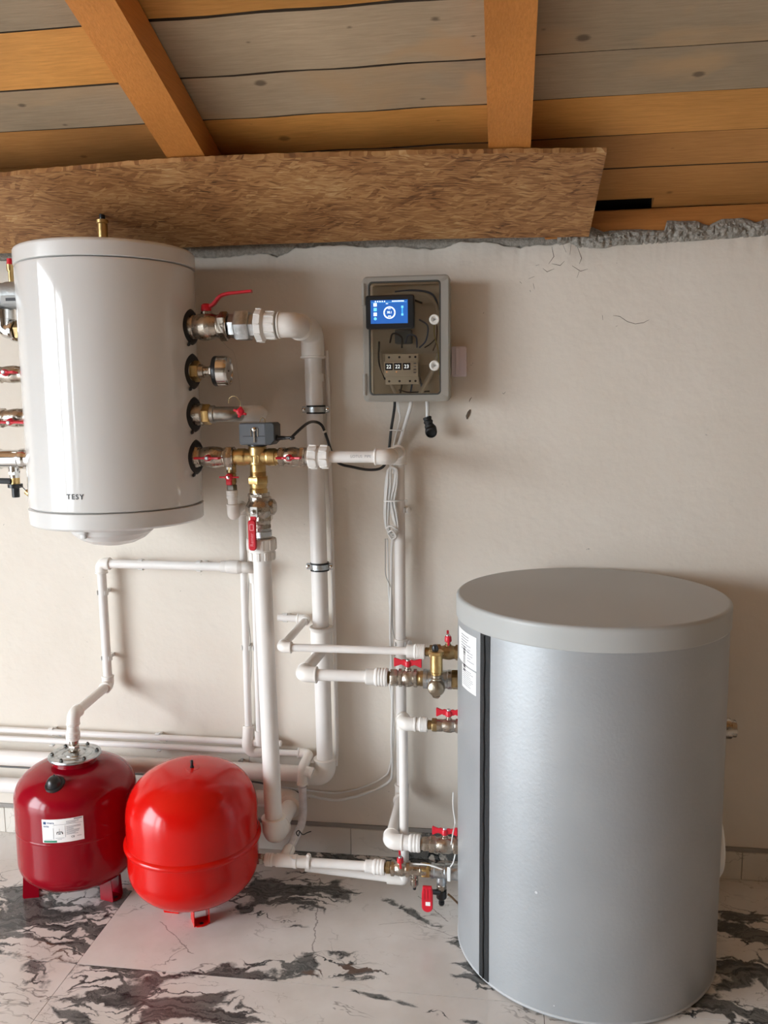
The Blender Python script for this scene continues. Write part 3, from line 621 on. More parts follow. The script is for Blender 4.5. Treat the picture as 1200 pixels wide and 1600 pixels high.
# the lowest strip reaches the plate only right of its broken end
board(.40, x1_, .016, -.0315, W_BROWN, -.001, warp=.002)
for (xx, w), lab in zip(RAFT, ('orange stained rafter slanting at the left, its right side in view', 'orange stained rafter coming straight down at the right of the frame')):
    yb_, yf = -.225, BACK_Y+.05; vs = []
    for yv in (yb_, yf):
        for xv in (xx-w/2, xx+w/2): vs += [(xv, yv, roof_z(yv)-RD), (xv, yv, roof_z(yv)-.0080)]
    single('rafter', MB().add(vs, [(0, 2, 3, 1), (4, 5, 7, 6), (0, 4, 6, 2), (1, 3, 7, 5), (0, 1, 5, 4), (2, 6, 7, 3)]), W_RAFT, lab, 'rafter', (xx, -2.5, roof_z(-2.5)-RD), 'roof rafters')
pl0 = at(1100, 320, -.0).z
single('wall_plate', MB().box(((.10+RIGHT_X)/2, .055, (1.903+1.977)/2), (RIGHT_X-.11, .10, .074), .003, 1), W_PLATE, 'orange timber wall plate lying on the mortar bed at the upper right', 'timber', (1.2, .055, 1.903))

# OSB sheet under the rafters -------------------------------------------------
OS = .31; cs = 1/math.sqrt(1+OS*OS); e2 = V((0, -cs, OS*cs)); e3 = X.cross(e2)
O0 = V((0, 0, 1.889))
def osb_uv(px, py):
    p = at_slope(px, py, 1.889, OS); return (p.x, (p-O0).dot(e2))
top = [osb_uv(*q) for q in ((948, 238), (820, 239), (700, 240), (590, 243), (480, 245), (390, 248), (300, 252), (200, 258), (110, 266), (60, 270), (0, 276))]
top.append((LEFT_X+.05, top[-1][1]-.02))
rr_ = random.Random(11); dense = []
for (u0, v0), (u1, v1) in zip(top, top[1:]):
    n = max(1, int(abs(u1-u0)/.012))
    for i in range(n): dense.append((u0+(u1-u0)*i/n, v0+(v1-v0)*i/n+rr_.uniform(-.0016, .0016)))
dense.append(top[-1])
bot = [(LEFT_X+.05, osb_uv(0, 396)[1])]+[osb_uv(*q) for q in ((0, 396), (180, 390), (310, 386), (400, 382), (500, 379), (600, 375), (760, 372), (920, 370))]
ol = bot+dense                                  # runs left to right along the wall, back along the free edge
mb = MB(); n = len(ol); 
mb.add([(u, v, 0) for u, v in ol]+[(u, v, -.012) for u, v in ol], [tuple(range(n)), tuple(range(2*n-1, n-1, -1))]+[(i, (i+1) % n, n+(i+1) % n, n+i) for i in range(n)])
osb = link('osb_board', mb.mesh('osb_board'), OSB)
osb.matrix_world = Matrix(((X.x, e2.x, e3.x, O0.x), (X.y, e2.y, e3.y, O0.y), (X.z, e2.z, e3.z, O0.z), (0, 0, 0, 1)))
osb['label'] = 'long sheet of brown strand board nailed below the rafters'; osb['category'] = 'board'

# ================================================================== WATER HEATER (upper left)
BX, BY, BR, BT, BB = -1.083, -.288, .235, 1.858, 1.125
wh = thing('water_heater', 'tall white cylindrical water heater hanging on the wall at the upper left', 'water heater', (BX, BY, BB))
bodyp = [(0, BR-.004), (.004, BR), (BT-BB-.098, BR), (BT-BB-.094, BR-.002)]
part('shell', MB().lathe((BX, BY, BB+.047), Z, bodyp, 96), BOILER, wh)
part('top_cap', MB().lathe((BX, BY, BT-.044), Z, [(0, BR-.001), (.0015, BR+.0015), (.036, BR+.0015), (.041, BR-.001), (.044, BR-.006), (.047, BR-.02), (.047, 0.0)], 96), BOILCAP, wh)
part('bottom_cap', MB().lathe((BX, BY, BB+.0445), -Z, [(0, BR-.001), (.0015, BR+.0015), (.040, BR+.0005), (.045, BR-.004), (.0475, BR-.014), (.0475, .0)], 96), BOILCAP, wh)
DX, DY = BX-.006, BY-.03
dome = part('heater_cover', MB().lathe((DX, DY, BB-.003), -Z, [(0, .122), (.008, .119), (.026, .109), (.043, .090), (.056, .062), (.062, .034), (.064, 0)], 64), BOILCAP, wh)
part('cover_latch', MB().box((DX-.03, DY-.118, BB-.012), (.024, .018, .020), .004).box((DX-.03, DY-.112, BB-.026), (.014, .014, .016), .003), BOILCAP, dome)
aT = math.atan2(at(121, 776, BY-BR*.93).y-BY, at(121, 776, BY-BR*.93).x-BX)
pT = at(121, 776, BY-BR*.95)
text('logo_lettering', 'TESY', .0185, (math.atan2(-BR*.985, pT.x-BX), pT.z), None, None, INK, wh, bold=True, cyl=(BX, BY, BR+.0008), space=1.25)
FY = BY                                          # fittings sit on the heater's mid-plane
def rosette(z, side, r=.049, tail=True):
    mb = MB(); xs_ = BX+side*(BR-.013)
    mb.lathe((xs_, FY-.004, z), V((side, -.18, 0)), [(0, r), (.012, r), (.016, r-.006), (.017, .026), (.012, .024)], 40)
    if tail: mb.box((xs_+side*.016, FY-.03, z-r*.95), (.006, .014, .014), .003, 1, Euler((0, .4, 0)))
    return part('rubber_rosette', mb, BLK, wh)
ZT = [1.654, 1.535, 1.418, 1.301]
for z in ZT: rosette(z, 1)
for z in (1.536, 1.413, 1.296): rosette(z, -1, .04, False)
for z in (BT-.16, BB+.14): part('wall_bracket', MB().box((BX, -.028, z), (.22, .052, .05), .004), ZINC, wh)

av = thing('air_vent', 'small brass air vent with black cap standing on the white water heater', 'air vent', (BX-.0, BY, BT))
av_p = at(161, 368, BY+.04); ax_, ay_ = av_p.x, BY+.04
av.location = (ax_, ay_, BT+.003)
vh = at(161, 344, ay_).z-BT-.003
part('vent_body', MB().lathe((ax_, ay_, BT+.003), Z, [(0, .013), (.0, .017), (.014, .017), (.014, .0135), (vh-.010, .0135), (vh-.008, .0165), (vh, .0165), (vh+.002, .011)], 20), BRASS, av)
part('black_cap', MB().lathe((ax_, ay_, BT+.003+vh+.001), Z, [(0, .007), (.004, .008), (.016, .0075), (.020, .003)], 14), BLKP, av, 'black cap')

# ================================================================== FITTING KITS
def hexring(mb, o, a, t0, t1, r, up=None, ph=0.0):
    c = .12*(t1-t0)
    return mb.lathe(o, a, [(t0, r*.93), (t0+c, r), (t1-c, r), (t1, r*.93)], 6, up=up, phase=ph)
def ball_valve(label, o, axis, up, L, r, style='butterfly', mat=NICK, group='red handled ball valves', hw=None, hl=.034, hubh=None, ends=(1, 1)):
    """o: centre of the valve on the pipe axis; up: where the handle is; hw: direction of the handle's wings"""
    o, a, u = V(o), V(axis).normalized(), V(up).normalized(); w = V(hw).normalized() if hw is not None else a
    t = thing('ball_valve', label, 'valve', o-a*L/2, group)
    s = o-a*L/2
    part('valve_body', MB().lathe(s, a, [(.0, r*.80), (.0, r*.92), (L*.22, r*.92), (L*.24, r*.87), (L*.30, r*.92), (L*.40, r*1.0), (L*.52, r*1.03), (L*.62, r*1.0), (L*.70, r*.92), (L*.76, r*.87), (L*.78, r*.92), (L, r*.92), (L, r*.80)], 28), mat, t)
    if ends[0]: part('hex_nut', hexring(MB(), s, a, L*.02, L*.20, r*1.1, u), mat, t)
    if ends[1]: part('hex_nut', hexring(MB(), s, a, L*.80, L*.98, r*1.1, u), mat, t)
    hh = hubh or r*1.25
    part('stem', MB().lathe(o, u, [(r*.8, r*.42), (r*1.12, r*.42), (r*1.15, r*.32), (hh+.004, r*.30)], 18), mat, t)
    if style == 'butterfly':
        hub = o+u*hh; v2 = u.cross(w)
        h = MB().lathe(hub, u, [(-.001, .0075), (.001, .0095), (.012, .009), (.015, .007), (.015, .0045)], 20)
        for sg in (1, -1):
            out = [(.005, -.006), (.012, -.007), (.018, -.004), (hl*.97, -.0115), (hl, -.008), (hl, .011), (hl*.95, .0140), (.017, .008), (.011, .010), (.005, .008)]
            if sg < 0: out = [(-x, y) for x, y in out][::-1]
            h.extr([(x, y) for x, y in out], hub+u*.0085-v2*.003, w, u, v2, .006, .0012)
        part('handle', h, REDP, t)
        part('handle_screw', MB().lathe(hub+u*.0145, u, [(0, .0055), (.003, .0055), (.005, .004), (.005, 0)], 14), ZINC, t)
    else:
        hub = o+u*hh; v2 = u.cross(w)
        h = MB().lathe(hub, u, [(-.004, .012), (.0, .0145), (.012, .0135), (.016, .009), (.016, 0)], 22)
        path = smooth([hub+u*.006+w*.006, hub+u*.016+w*.022, hub+u*.034+w*.040, hub+u*.041+w*.062, hub+u*.043+w*.090, hub+u*.046+w*.128], 6)
        n = len(path); R = []
        for i, p in enumerate(path):
            f = i/(n-1); tg = (path[min(i+1, n-1)]-path[max(i-1, 0)]).normalized(); nn = v2.cross(tg).normalized()
            a1, b1 = .0085+.001*math.sin(f*3), .0048-.0010*f
            R.append([p+v2*(a1*math.copysign(abs(math.cos(q))**.5, math.cos(q)))+nn*(b1*math.copysign(abs(math.sin(q))**.5, math.sin(q))) for q in [2*math.pi*k/14 for k in range(14)]])
        h.rings(R); part('lever', h, REDM, t)
    return t
def socket_ring(mb, c, d, L, R, lip=.0025):
    return mb
def pipe_parts(t, pts, r, mat=PPR, fmat=PPRF, ends=(0, 0), fit=1.36, Ls=2.3, fr=1.25, skip=()):
    """pipes between the corners of pts, an elbow at every corner"""
    pts = [V(p) for p in pts]; m = len(pts); L = Ls*r
    for i in range(m-1):
        a, b = pts[i], pts[i+1]; d = (b-a).normalized()
        p = a + d*(L*.75 if i > 0 else 0); q = b - d*(L*.75 if i < m-2 else 0)
        if (q-p).dot(d) > .002: part('pipe', MB().tube([p, q], r, 28), mat, t)
    for i in range(1, m-1):
        if i in skip: continue
        c = pts[i]; d1 = (pts[i-1]-c).normalized(); d2 = (pts[i+1]-c).normalized()
        l1 = min(L, (pts[i-1]-c).length*(.98 if i == 1 else .55)); l2 = min(L, (pts[i+1]-c).length*(.98 if i == m-2 else .55))
        mb = MB().tube(fillet([c+d1*l1, c, c+d2*l2], r*fr, 10), r*fit, 28)
        for d, l in ((d1, l1), (d2, l2)): mb.lathe(c+d*(l-.0045), d, [(0, r*fit), (.0008, r*fit*1.07), (.004, r*fit*1.07), (.0052, r*fit*1.02), (.0052, r*1.02)], 28)
        part('elbow', mb, fmat, t)
def pipe_run(label, pts, r, group=None, cat='pipe', **kw):
    t = thing('white_pipe', label, cat, pts[0], group); pipe_parts(t, pts, r, **kw); return t
def adapter(t, p, q, r0, r1, name='threaded_adapter', ribs=7):
    """PPR transition coupling from p (pipe side) to q (metal side) with a ribbed end"""
    p, q = V(p), V(q); L = (q-p).length
    prof = [(0, r0), (0, r1*.84), (.004, r1*.88), (L*.40, r1*.88), (L*.46, r1)]
    k = L*.52/ribs
    for i in range(ribs): s = L*.47+i*k; prof += [(s, r1), (s+k*.15, r1*1.035), (s+k*.6, r1*1.035), (s+k*.75, r1)]
    prof += [(L, r1), (L, r0*.8)]
    return part(name, MB().lathe(p, q-p, prof, 32), PPRT, t)
def clip(label, p, d, r, group, wallpt=None):
    """plastic C-clip that holds a pipe (direction d) on the wall behind it"""
    p = V(p); d = V(d).normalized(); e = d.cross(Y).normalized()
    t = thing('pipe_clip', label, 'pipe clip', (p.x, 0, p.z), group)
    mb = MB(); R = r*1.13; pts_o = []; pts_i = []
    for k in range(15):
        a = math.radians(-132+264*k/14); pts_o.append((math.sin(a)*(R+.0022), math.cos(a)*(R+.0022))); pts_i.append((math.sin(a)*R, math.cos(a)*R))
    mb.extr(pts_o+pts_i[::-1], p-d*.007, e, Y, d, .014, 0)
    dep = -p.y-R
    if dep > .002: mb.box((p.x, -dep/2, p.z), (.014 if abs(d.x) < .5 else .012, dep, .012), .0015, 1)
    part('clip_body', mb, WHITEP, t)
    return t

# ================================================================== HEATER TOP CONNECTION
def pa(px, py, Yp=FY): return at(px, py, Yp)
z1 = ZT[0]; xr = BX+BR
XH = lambda px, z, Yp=FY: (lambda s: s.x)(at(px, 640-(z-1.45)*590, Yp))     # x of a picture column at that height
vx0, vx1 = xr-.018, XH(358, z1)
vv = ball_valve('large ball valve with a long red lever at the heater top', ((vx0+vx1)/2, FY, z1), X, Z, vx1-vx0, .036, 'lever', ends=(0, 1))
un = thing('pipe_union', 'zinc plated steel pipe union next to the long red lever valve', 'union', (vx1, FY, z1))
ux = [vx1, XH(364, z1), XH(383, z1), XH(392, z1), XH(402, z1)]
part('union_tail', hexring(hexring(MB(), (ux[0]+.003, FY, z1), X, 0, ux[2]-ux[0]-.012, .033, ph=.3), (ux[3]-.004, FY, z1), X, 0, ux[4]-ux[3]+.001, .032, ph=.5), ZINC, un)
part('union_nut', hexring(MB(), (ux[1]+.010, FY, z1), X, 0, ux[3]-ux[1]-.010, .043, ph=.52), ZINC, un)
part('threaded_nipple', MB().lathe((ux[4]-.003, FY, z1), X, [(0, .024), (.006, .026), (.009, .024), (.012, .026), (.016, .024)], 24), BRASS, un, 'brass threaded nipple')

AX, AY, BXX, BYY = -.552, -.062, -.311, -.058
run_a = thing('white_pipe', 'thickest white pipe, from the long red lever valve down the wall behind the others', 'pipe', (AX, AY, .291))
ex = XH(400, z1)+.003
pipe_parts(run_a, [(ex+.06, FY, z1), (AX-.012, FY, z1), (AX-.012, AY, z1), (AX, AY, .290), (LEFT_X+.02, AY, .2955)], .025, fit=1.34, Ls=2.2, fr=1.5, skip=(2,))
mb = MB().tube(fillet([(AX-.012, FY+.09, z1), (AX-.012, AY, z1), (AX-.011, AY, z1-.075)], .04, 10), .034, 28)
mb.lathe((AX-.011, AY, z1-.071), -Z, [(0, .034), (.001, .037), (.006, .037), (.0075, .034), (.0075, .026)], 28)
mb.lathe((AX-.012, FY+.075, z1), -Y, [(0, .034), (.001, .0375), (.008, .0375), (.009, .033)], 28)
part('elbow', mb, PPRF, run_a)
part('coupling', MB().lathe((AX-.009, AY, z1-.145), Z, [(0, .026), (0, .0275), (.022, .0275), (.022, .026)], 28), PPRF, run_a)
ua = MB()
uL = XH(432, z1)-ex
ua.lathe((ex, FY, z1), X, [(0, .024), (0, .041), (.002, .0435), (uL*.34, .0435), (uL*.38, .040), (uL*.46, .034), (uL*.52, .036), (uL, .036), (uL, .026)], 40)
for k in range(10):
    a = 2*math.pi*k/10; ua.box((ex+uL*.74, FY+math.cos(a)*.0365, z1+math.sin(a)*.0365), (uL*.46, .005, .005), .001, 1, Euler((a, 0, 0)))
    ua.box((ex+uL*.18, FY+math.cos(a)*.0435, z1+math.sin(a)*.0435), (uL*.30, .006, .004), .001, 1, Euler((a, 0, 0)))
part('union_nut', ua, PPRT, run_a)
TZ = .697
tee = MB().lathe((AX-.003, AY, TZ-.068), Z, [(0, .025), (0, .0345), (.006, .0355), (.010, .0335), (.126, .0335), (.130, .0365), (.137, .0365), (.139, .034), (.139, .025)], 32)
part('tee', tee, PPRF, run_a)
def metal_clamp(label, z, x):
    t = thing('pipe_clamp', label, 'pipe clamp', (x, 0, z), 'rubber lined clamps on the thickest pipe')
    part('rubber_lining', MB().lathe((x, AY, z-.0125), Z, [(0, .0255), (0, .0285), (.005, .0285), (.005, .0275), (.020, .0275), (.020, .0285), (.025, .0285), (.025, .0255)], 32), BLK, t, 'black rubber lining')
    mb = MB().lathe((x, AY, z-.0075), Z, [(0, .027), (0, .0292), (.015, .0292), (.015, .027)], 32)
    for s in (-1, 1): mb.box((x+s*.0345, AY, z), (.013, .006, .019), .0015, 1).box((x+s*.0345, AY-.004, z), (.004, .004, .012), .001, 1)
    mb.cyl((x, AY+.028, z), (x, -.001, z), .004, 10); part('steel_band', mb, ZINC, t)
    for s in (-1, 1): part('screw', MB().lathe((x+s*.0355, AY-.003, z), -Y, [(0, .006), (.004, .006), (.006, .003)], 12), CHR, t)
metal_clamp('steel pipe clamp on the thickest pipe just above the grey actuator cable', at(494, 640, AY).z, AX-.006)
metal_clamp('steel pipe clamp on the thickest pipe at mid height', at(503, 885, AY).z, AX-.004)

# thermometer ---------------------------------------------------------------
zt = ZT[1]; tg = thing('thermometer', 'round chrome dial thermometer on the second heater port', 'gauge', (xr-.01, FY, zt))
hx = XH(316, zt)
part('brass_adapter', hexring(MB().lathe((xr-.014, FY, zt), X, [(0, .012), (hx-xr+.016, .012)], 20), (xr-.012, FY, zt), X, 0, hx-xr+.006, .029), BRASS, tg, 'brass hex adapter')
part('probe_socket', hexring(MB().lathe((hx, FY, zt), X, [(-.006, .020), (.006, .018), (.006, .013), (.022, .013), (.024, .009), (.045, .009)], 20), (hx+.022, FY, zt), X, 0, .012, .016), NICK, tg)
gx = XH(335, zt); gd = V((1, .06, 0)).normalized()
part('gauge_back', MB().lathe((gx, FY, zt), gd, [(0, .02), (0, .039), (.003, .041), (.013, .041), (.013, .03)], 40), BLKP, tg, 'black back')
part('gauge_case', MB().lathe(V((gx, FY, zt))+gd*.012, gd, [(0, .0405), (.001, .0415), (.024, .0415), (.030, .039), (.031, .036), (.028, .0355), (.027, 0)], 40), CHR, tg)
part('dial_hub', MB().lathe(V((gx, FY, zt))+gd*.038, gd, [(0, .003), (.003, .003), (.004, 0)], 10), BLKP, tg)
part('dial', MB().lathe(V((gx, FY, zt))+gd*.0385, gd, [(0, .0355), (.0012, .0355), (.0012, 0)], 40), M('silver_dial', (.45, .43, .41), .35, .6), tg)

# third port: brass tee stub with a small drain cock and an elbow into the wall ----
z3 = ZT[2]; t3 = thing('pipe_fitting', 'old brass and steel elbow on the third heater port', 'fitting', (xr-.01, FY, z3))
c1, c2, c3 = XH(318, z3), XH(332, z3), XH(365, z3)
part('flange_nut', MB().lathe((xr-.014, FY, z3), X, [(0, .020), (0, .030), (c1-xr+.012, .030), (c1-xr+.016, .026), (c1-xr+.016, .015)], 24), NICK, t3)
part('hex_nut', hexring(MB(), (c1, FY, z3), X, 0, .022, .029, ph=.2), BRASS, t3)
part('steel_elbow', MB().tube(fillet([(c1+.02, FY, z3), (c3+.0, FY, z3), (c3+.0, FY+.05, z3)], .03, 8), .021, 24).lathe((c2-.003, FY, z3), X, [(0, .019), (0, .0245), (.010, .0245), (.012, .022)], 24), M('dull_steel', (.45, .43, .39), .4, 1.0, bump=(90, .3), var=(40, .3)), t3)
r3 = pipe_run('short white pipe turning into the wall behind the third heater port', [(c3, FY+.05, z3), (c3, FY+.10, z3), (c3+.0, -.002, z3)], .016, 'white pipes')
part('elbow', MB().tube(fillet([(c3+.005, FY+.056, z3), (c3+.040, FY+.056, z3+.002), (c3+.040, FY+.11, z3)], .02, 8), .023, 24), PPRF, r3)
dk = thing('drain_cock', 'tiny red tap with a thin wire loop at the third port', 'valve', (c3+.02, FY-.025, z3+.003))
kp = V((XH(381, z3), FY-.028, z3+.006))
part('cock_handle', MB().lathe(kp, V((.3, -1, .1)), [(0, .008), (.004, .011), (.012, .011), (.016, .006)], 10).box(kp+V((.001, -.007, 0)), (.038, .006, .007), .002, 1, Euler((0, .35, 0))).box(kp+V((.001, -.007, 0)), (.008, .006, .03), .002, 1, Euler((0, .2, 0))), REDP, dk)
part('cock_stem', MB().cyl(kp, kp+V((-.012, .032, 0)), .006), BRASS, dk)
part('wire_loop', MB().tube(smooth([kp+V((0, -.006, .008)), kp+V((.002, -.006, .026)), kp+V((-.012, -.004, .042)), kp+V((-.028, -.002, .038)), kp+V((-.032, 0, .024))], 8), .0010, 6), BRONZE, dk)

# ================================================================== MIXING VALVE LINE (lowest heater port)
z4 = ZT[3]
b0, b1 = xr-.016, XH(367, z4)
ball_valve('ball valve with red butterfly handle at the lowest port, left of the actuator', ((b0+b1)/2, FY, z4), X, V((0, -1, 0)), b1-b0, .029, hubh=.034, hl=.036)
part_ = None
m0, m1 = b1, XH(437, z4); mxc = XH(403, z4)
mx3 = thing('mixing_valve', 'brass three way valve under the grey motor box', 'valve', (mxc, FY, z4))
mb = MB().lathe((m0, FY, z4), X, [(0, .014), (0, .021), (.010, .021), (.011, .024), (.030, .024), (.034, .022), (m1-m0-.034, .022), (m1-m0-.03, .024), (m1-m0-.011, .024), (m1-m0-.01, .021), (m1-m0, .021), (m1-m0, .014)], 28)
mb.lathe((mxc, FY, z4+.032), -Z, [(0, .015), (0, .022), (.006, .025), (.052, .025), (.054, .0215), (.086, .0215), (.086, .014)], 28)
for k in range(7): mb.lathe((mxc, FY, z4-.040-k*.0016), -Z, [(0, .0215), (.0006, .0225), (.0012, .0215)], 24)
part('valve_body', mb, BRASS, mx3)
part('flow_marks', MB().box((mxc-.0, FY-.0248, z4+.004), (.022, .0022, .003), .0005, 1).box((mxc-.009, FY-.0248, z4-.005), (.003, .0022, .018), .0005, 1).box((mxc+.009, FY-.0248, z4-.005), (.003, .0022, .018), .0005, 1), BRASS, mx3)
mb2 = hexring(MB(), (mxc, FY, z4-.053), -Z, 0, .021, .029, ph=.35); mb2.lathe((mxc, FY, z4-.073), -Z, [(0, .024), (.004, .0245), (.012, .0225), (.016, .0245), (.028, .0245), (.030, .020)], 26)
part('brass_coupling', mb2, BRASS, mx3)
act = thing('valve_actuator', 'grey electric actuator box sitting on the brass three way valve', 'actuator', (mxc, FY, z4+.035))
aC = V(((at(374, 678, FY-.03).x+at(429, 678, FY-.03).x)/2, FY, z4+.0645)); aw = at(429, 678, FY-.03).x-at(374, 678, FY-.03).x
ol_ = [(-aw/2+.004, -.030), (aw/2-.012, -.030), (aw/2, -.018), (aw/2, .024), (aw/2-.005, .029), (-aw/2+.003, .029), (-aw/2, .024), (-aw/2, -.024)]
part('housing', MB().extr(ol_, aC+V((0, .034, 0)), X, Z, -Y, .068, .003), GREYP, act)
part('side_cover', MB().extr([(aw/2-.026, -.0305), (aw/2-.011, -.0305), (aw/2+.001, -.0185), (aw/2+.001, .0245), (aw/2-.005, .0298), (aw/2-.026, .0298)], aC+V((.0, .030, 0)), X, Z, -Y, .0665, .002), M('dark_grey_plastic', (.045, .05, .055), .4), act)
part('seam', MB().box(aC+V((-.004, -.0345, -.0065)), (aw-.03, .0012, .0016)), BLKP, act)
part('manual_lever', MB().box(aC+V((-.006, -.036, -.006)), (.005, .006, .034), .001, 1).lathe(aC+V((-.006, -.034, .012)), -Y, [(0, .006), (.005, .006), (.007, .003)], 14).box(aC+V((-.015, -.0345, .004)), (.002, .003, .022)).box(aC+V((.003, -.0345, .004)), (.002, .003, .022)), CHR, act, 'small chrome lever')
part('mount_collar', MB().lathe((mxc, FY, z4+.030), Z, [(0, .026), (.005, .026), (.006, .022), (.010, .022)], 24).box((mxc, FY, z4+.037), (.056, .04, .006), .001, 1), BLKP, act)
part('cable_gland', MB().lathe(aC+V((aw/2-.002, -.014, -.012)), X, [(0, .008), (.006, .009), (.008, .0065), (.030, .0045)], 14), BLKP, act)
part('hanger_loop', MB().tube(smooth([aC+V((.0, 0, .029)), aC+V((.002, 0, .038)), aC+V((.008, 0, .042)), aC+V((.014, 0, .038)), aC+V((.015, 0, .029))], 6), .0012, 6), BRONZE, act)

g0, g1 = XH(437, z4), XH(478, z4)
ball_valve('ball valve with red butterfly handle right of the brass three way valve', ((g0+g1)/2, FY, z4), X, V((0, -1, 0)), g1-g0, .027, hubh=.033, hl=.034)
part_nip = None
h0, h1 = XH(478, z4)-.001, XH(515, z4)
run_b = thing('white_pipe', 'white pipe with printed lettering running from the valve line to the wall and down', 'pipe', (BXX, BYY, .244))
mb = MB(); hl_ = h1-h0
mb.lathe((h0, FY, z4), X, [(0, .018), (.010, .019), (.010, .029), (.012, .0305), (hl_*.50, .0305), (hl_*.52, .025), (hl_*.60, .025), (hl_*.62, .0295), (hl_-.003, .0295), (hl_, .027), (hl_, .017)], 36)
for k in range(8):
    a = 2*math.pi*k/8+.2; mb.box((h0+hl_*.33, FY+math.cos(a)*.031, z4+math.sin(a)*.031), (hl_*.30, .007, .004), .001, 1, Euler((a, 0, 0))); mb.box((h0+hl_*.80, FY+math.cos(a)*.0295, z4+math.sin(a)*.0295), (hl_*.30, .008, .004), .001, 1, Euler((a, 0, 0)))
part('union_nut', mb, PPRT, run_b)
part('threaded_nipple', MB().lathe((h0-.001, FY, z4), X, [(0, .016), (.004, .018), (.008, .017), (.014, .018)], 20), BRASS, run_b)
T4Y = -.34
zc4 = .2335
pipe_parts(run_b, [(h1-.004, FY, z4), (BXX, FY, z4), (BXX, BYY, z4), (BXX, BYY, zc4), (BXX, T4Y, zc4), (BXX+.06, T4Y, zc4)], .0160, fit=1.34, Ls=2.3, fr=1.2)
pc = MB().lathe((BXX, BYY, .615-.018), Z, [(0, .017), (0, .0215), (.036, .0215), (.036, .017)], 24)
part('coupling', pc, PPRF, run_b)
zl = MB().lathe((BXX, BYY, at(627, 1000, BYY).z), Z, [(-.004, .017), (-.004, .0195), (.004, .0195), (.004, .017)], 24); part('coupling_ring', zl, PPRF, run_b)
tx = at(566, 712, FY-.016)
me_t = text('pipe_lettering', 'LOTUS  PIPE', .0105, (tx.x-.004, FY-.0164, z4+.002), X, Z, INKG, run_b, space=1.0)
text('pipe_lettering', '25mm PN20', .0052, (tx.x+.042, FY-.0164, z4+.001), X, Z, INKG, run_b)

# down from the three way valve ------------------------------------------------
zd0 = z4-.102
pv_ = [at(403, y_, FY).z for y_ in (783, 845, 872)]
zb = z4-.229
vl_c = (zd0+zb)/2
t5 = ball_valve('upright ball valve with white plate and hanging red lever above the front pipe', (mxc+.006, FY, vl_c), Z, V((1, .35, 0)), zd0-zb, .030, 'none', NICK, hubh=.03) if False else None
vt = thing('ball_valve', 'upright ball valve with steel plate and hanging red lever above the front pipe', 'valve', (mxc+.006, FY, zb), 'red handled ball valves')
LV = zd0-zb
part('valve_body', MB().lathe((mxc+.003, FY, zd0+.004), -Z, [(0, .018), (0, .027), (.010, .027), (.012, .031), (.022, .032), (.036, .040), (.050, .041), (.060, .036), (.068, .032), (.072, .030), (LV*.66, .028), (LV*.70, .026), (LV+.004, .026), (LV+.004, .018)], 32), NICK, vt)
part('side_boss', MB().lathe((mxc+.03, FY, zd0-.036), V((1, .1, 0)), [(0, .024), (.012, .022), (.018, .014), (.019, 0)], 24), NICK, vt)
for (dx_, dz_, l_, r_, p_) in ((0, .002, .012, .031, 0), (.004, -.052, .022, .035, .4), (.002, -.082, .012, .031, .1)): part('hex_nut', hexring(MB(), (mxc+dx_, FY, zd0+dz_), -Z, 0, l_, r_, ph=p_), NICK, vt)
part('zinc_reducer', hexring(MB().lathe((mxc+.004, FY, zd0-.095), -Z, [(0, .026), (LV-.090, .026)], 24), (mxc+.004, FY, zb+.026), -Z, 0, .020, .033, ph=.3), ZINC, vt, 'zinc reducer')
lvx = at(396, 805, FY-.05).x; lz = [at(396, y_, FY-.05).z for y_ in (792, 809, 812, 860)]
part('lever_plate', MB().box((lvx+.001, FY-.048, (lz[0]+lz[1])/2), (.020, .004, lz[0]-lz[1]), .001, 1), M('bright_zinc_plate', (.8, .8, .78), .3, .85), vt)
part('lever_nut', hexring(MB().lathe((lvx+.001, FY-.049, (lz[0]+lz[1])/2), -Y, [(0, .0045), (.008, .0045), (.009, 0)], 14), (lvx+.001, FY-.05, (lz[0]+lz[1])/2), -Y, 0, .004, .0075), CHR, vt)
part('lever_stem', MB().cyl((lvx+.001, FY-.05, (lz[0]+lz[1])/2), (lvx+.004, FY-.02, (lz[0]+lz[1])/2), .007), NICK, vt)
lh = (lz[2]-lz[3]); lc = (lz[2]+lz[3])/2
lp = part('lever', MB().extr(rrect(.0215, lh, .009), (lvx-.004, FY-.046, lc), X, Z, -Y, .011, .0025).box((lvx-.001, FY-.048, lz[2]+.002), (.017, .007, .014), .002, 1), REDM, vt)
lt = text('lever_lettering', 'Remer', .0135, (lvx-.004, FY-.0574, lc-.012), Z*1.0, -X, M('pale_red_print', (.75, .25, .28), .5), lp)
part('lever_mark', MB().box((lvx-.009, FY-.0573, lc+.022), (.0022, .0012, .016)).box((lvx+.001, FY-.0573, lc+.022), (.0022, .0012, .016)).box((lvx-.004, FY-.0573, lc+.014), (.009, .0012, .0022)).box((lvx-.004, FY-.0573, lc+.030), (.009, .0012, .0022)), M('pale_red_print', (.75, .25, .28), .5), lp)

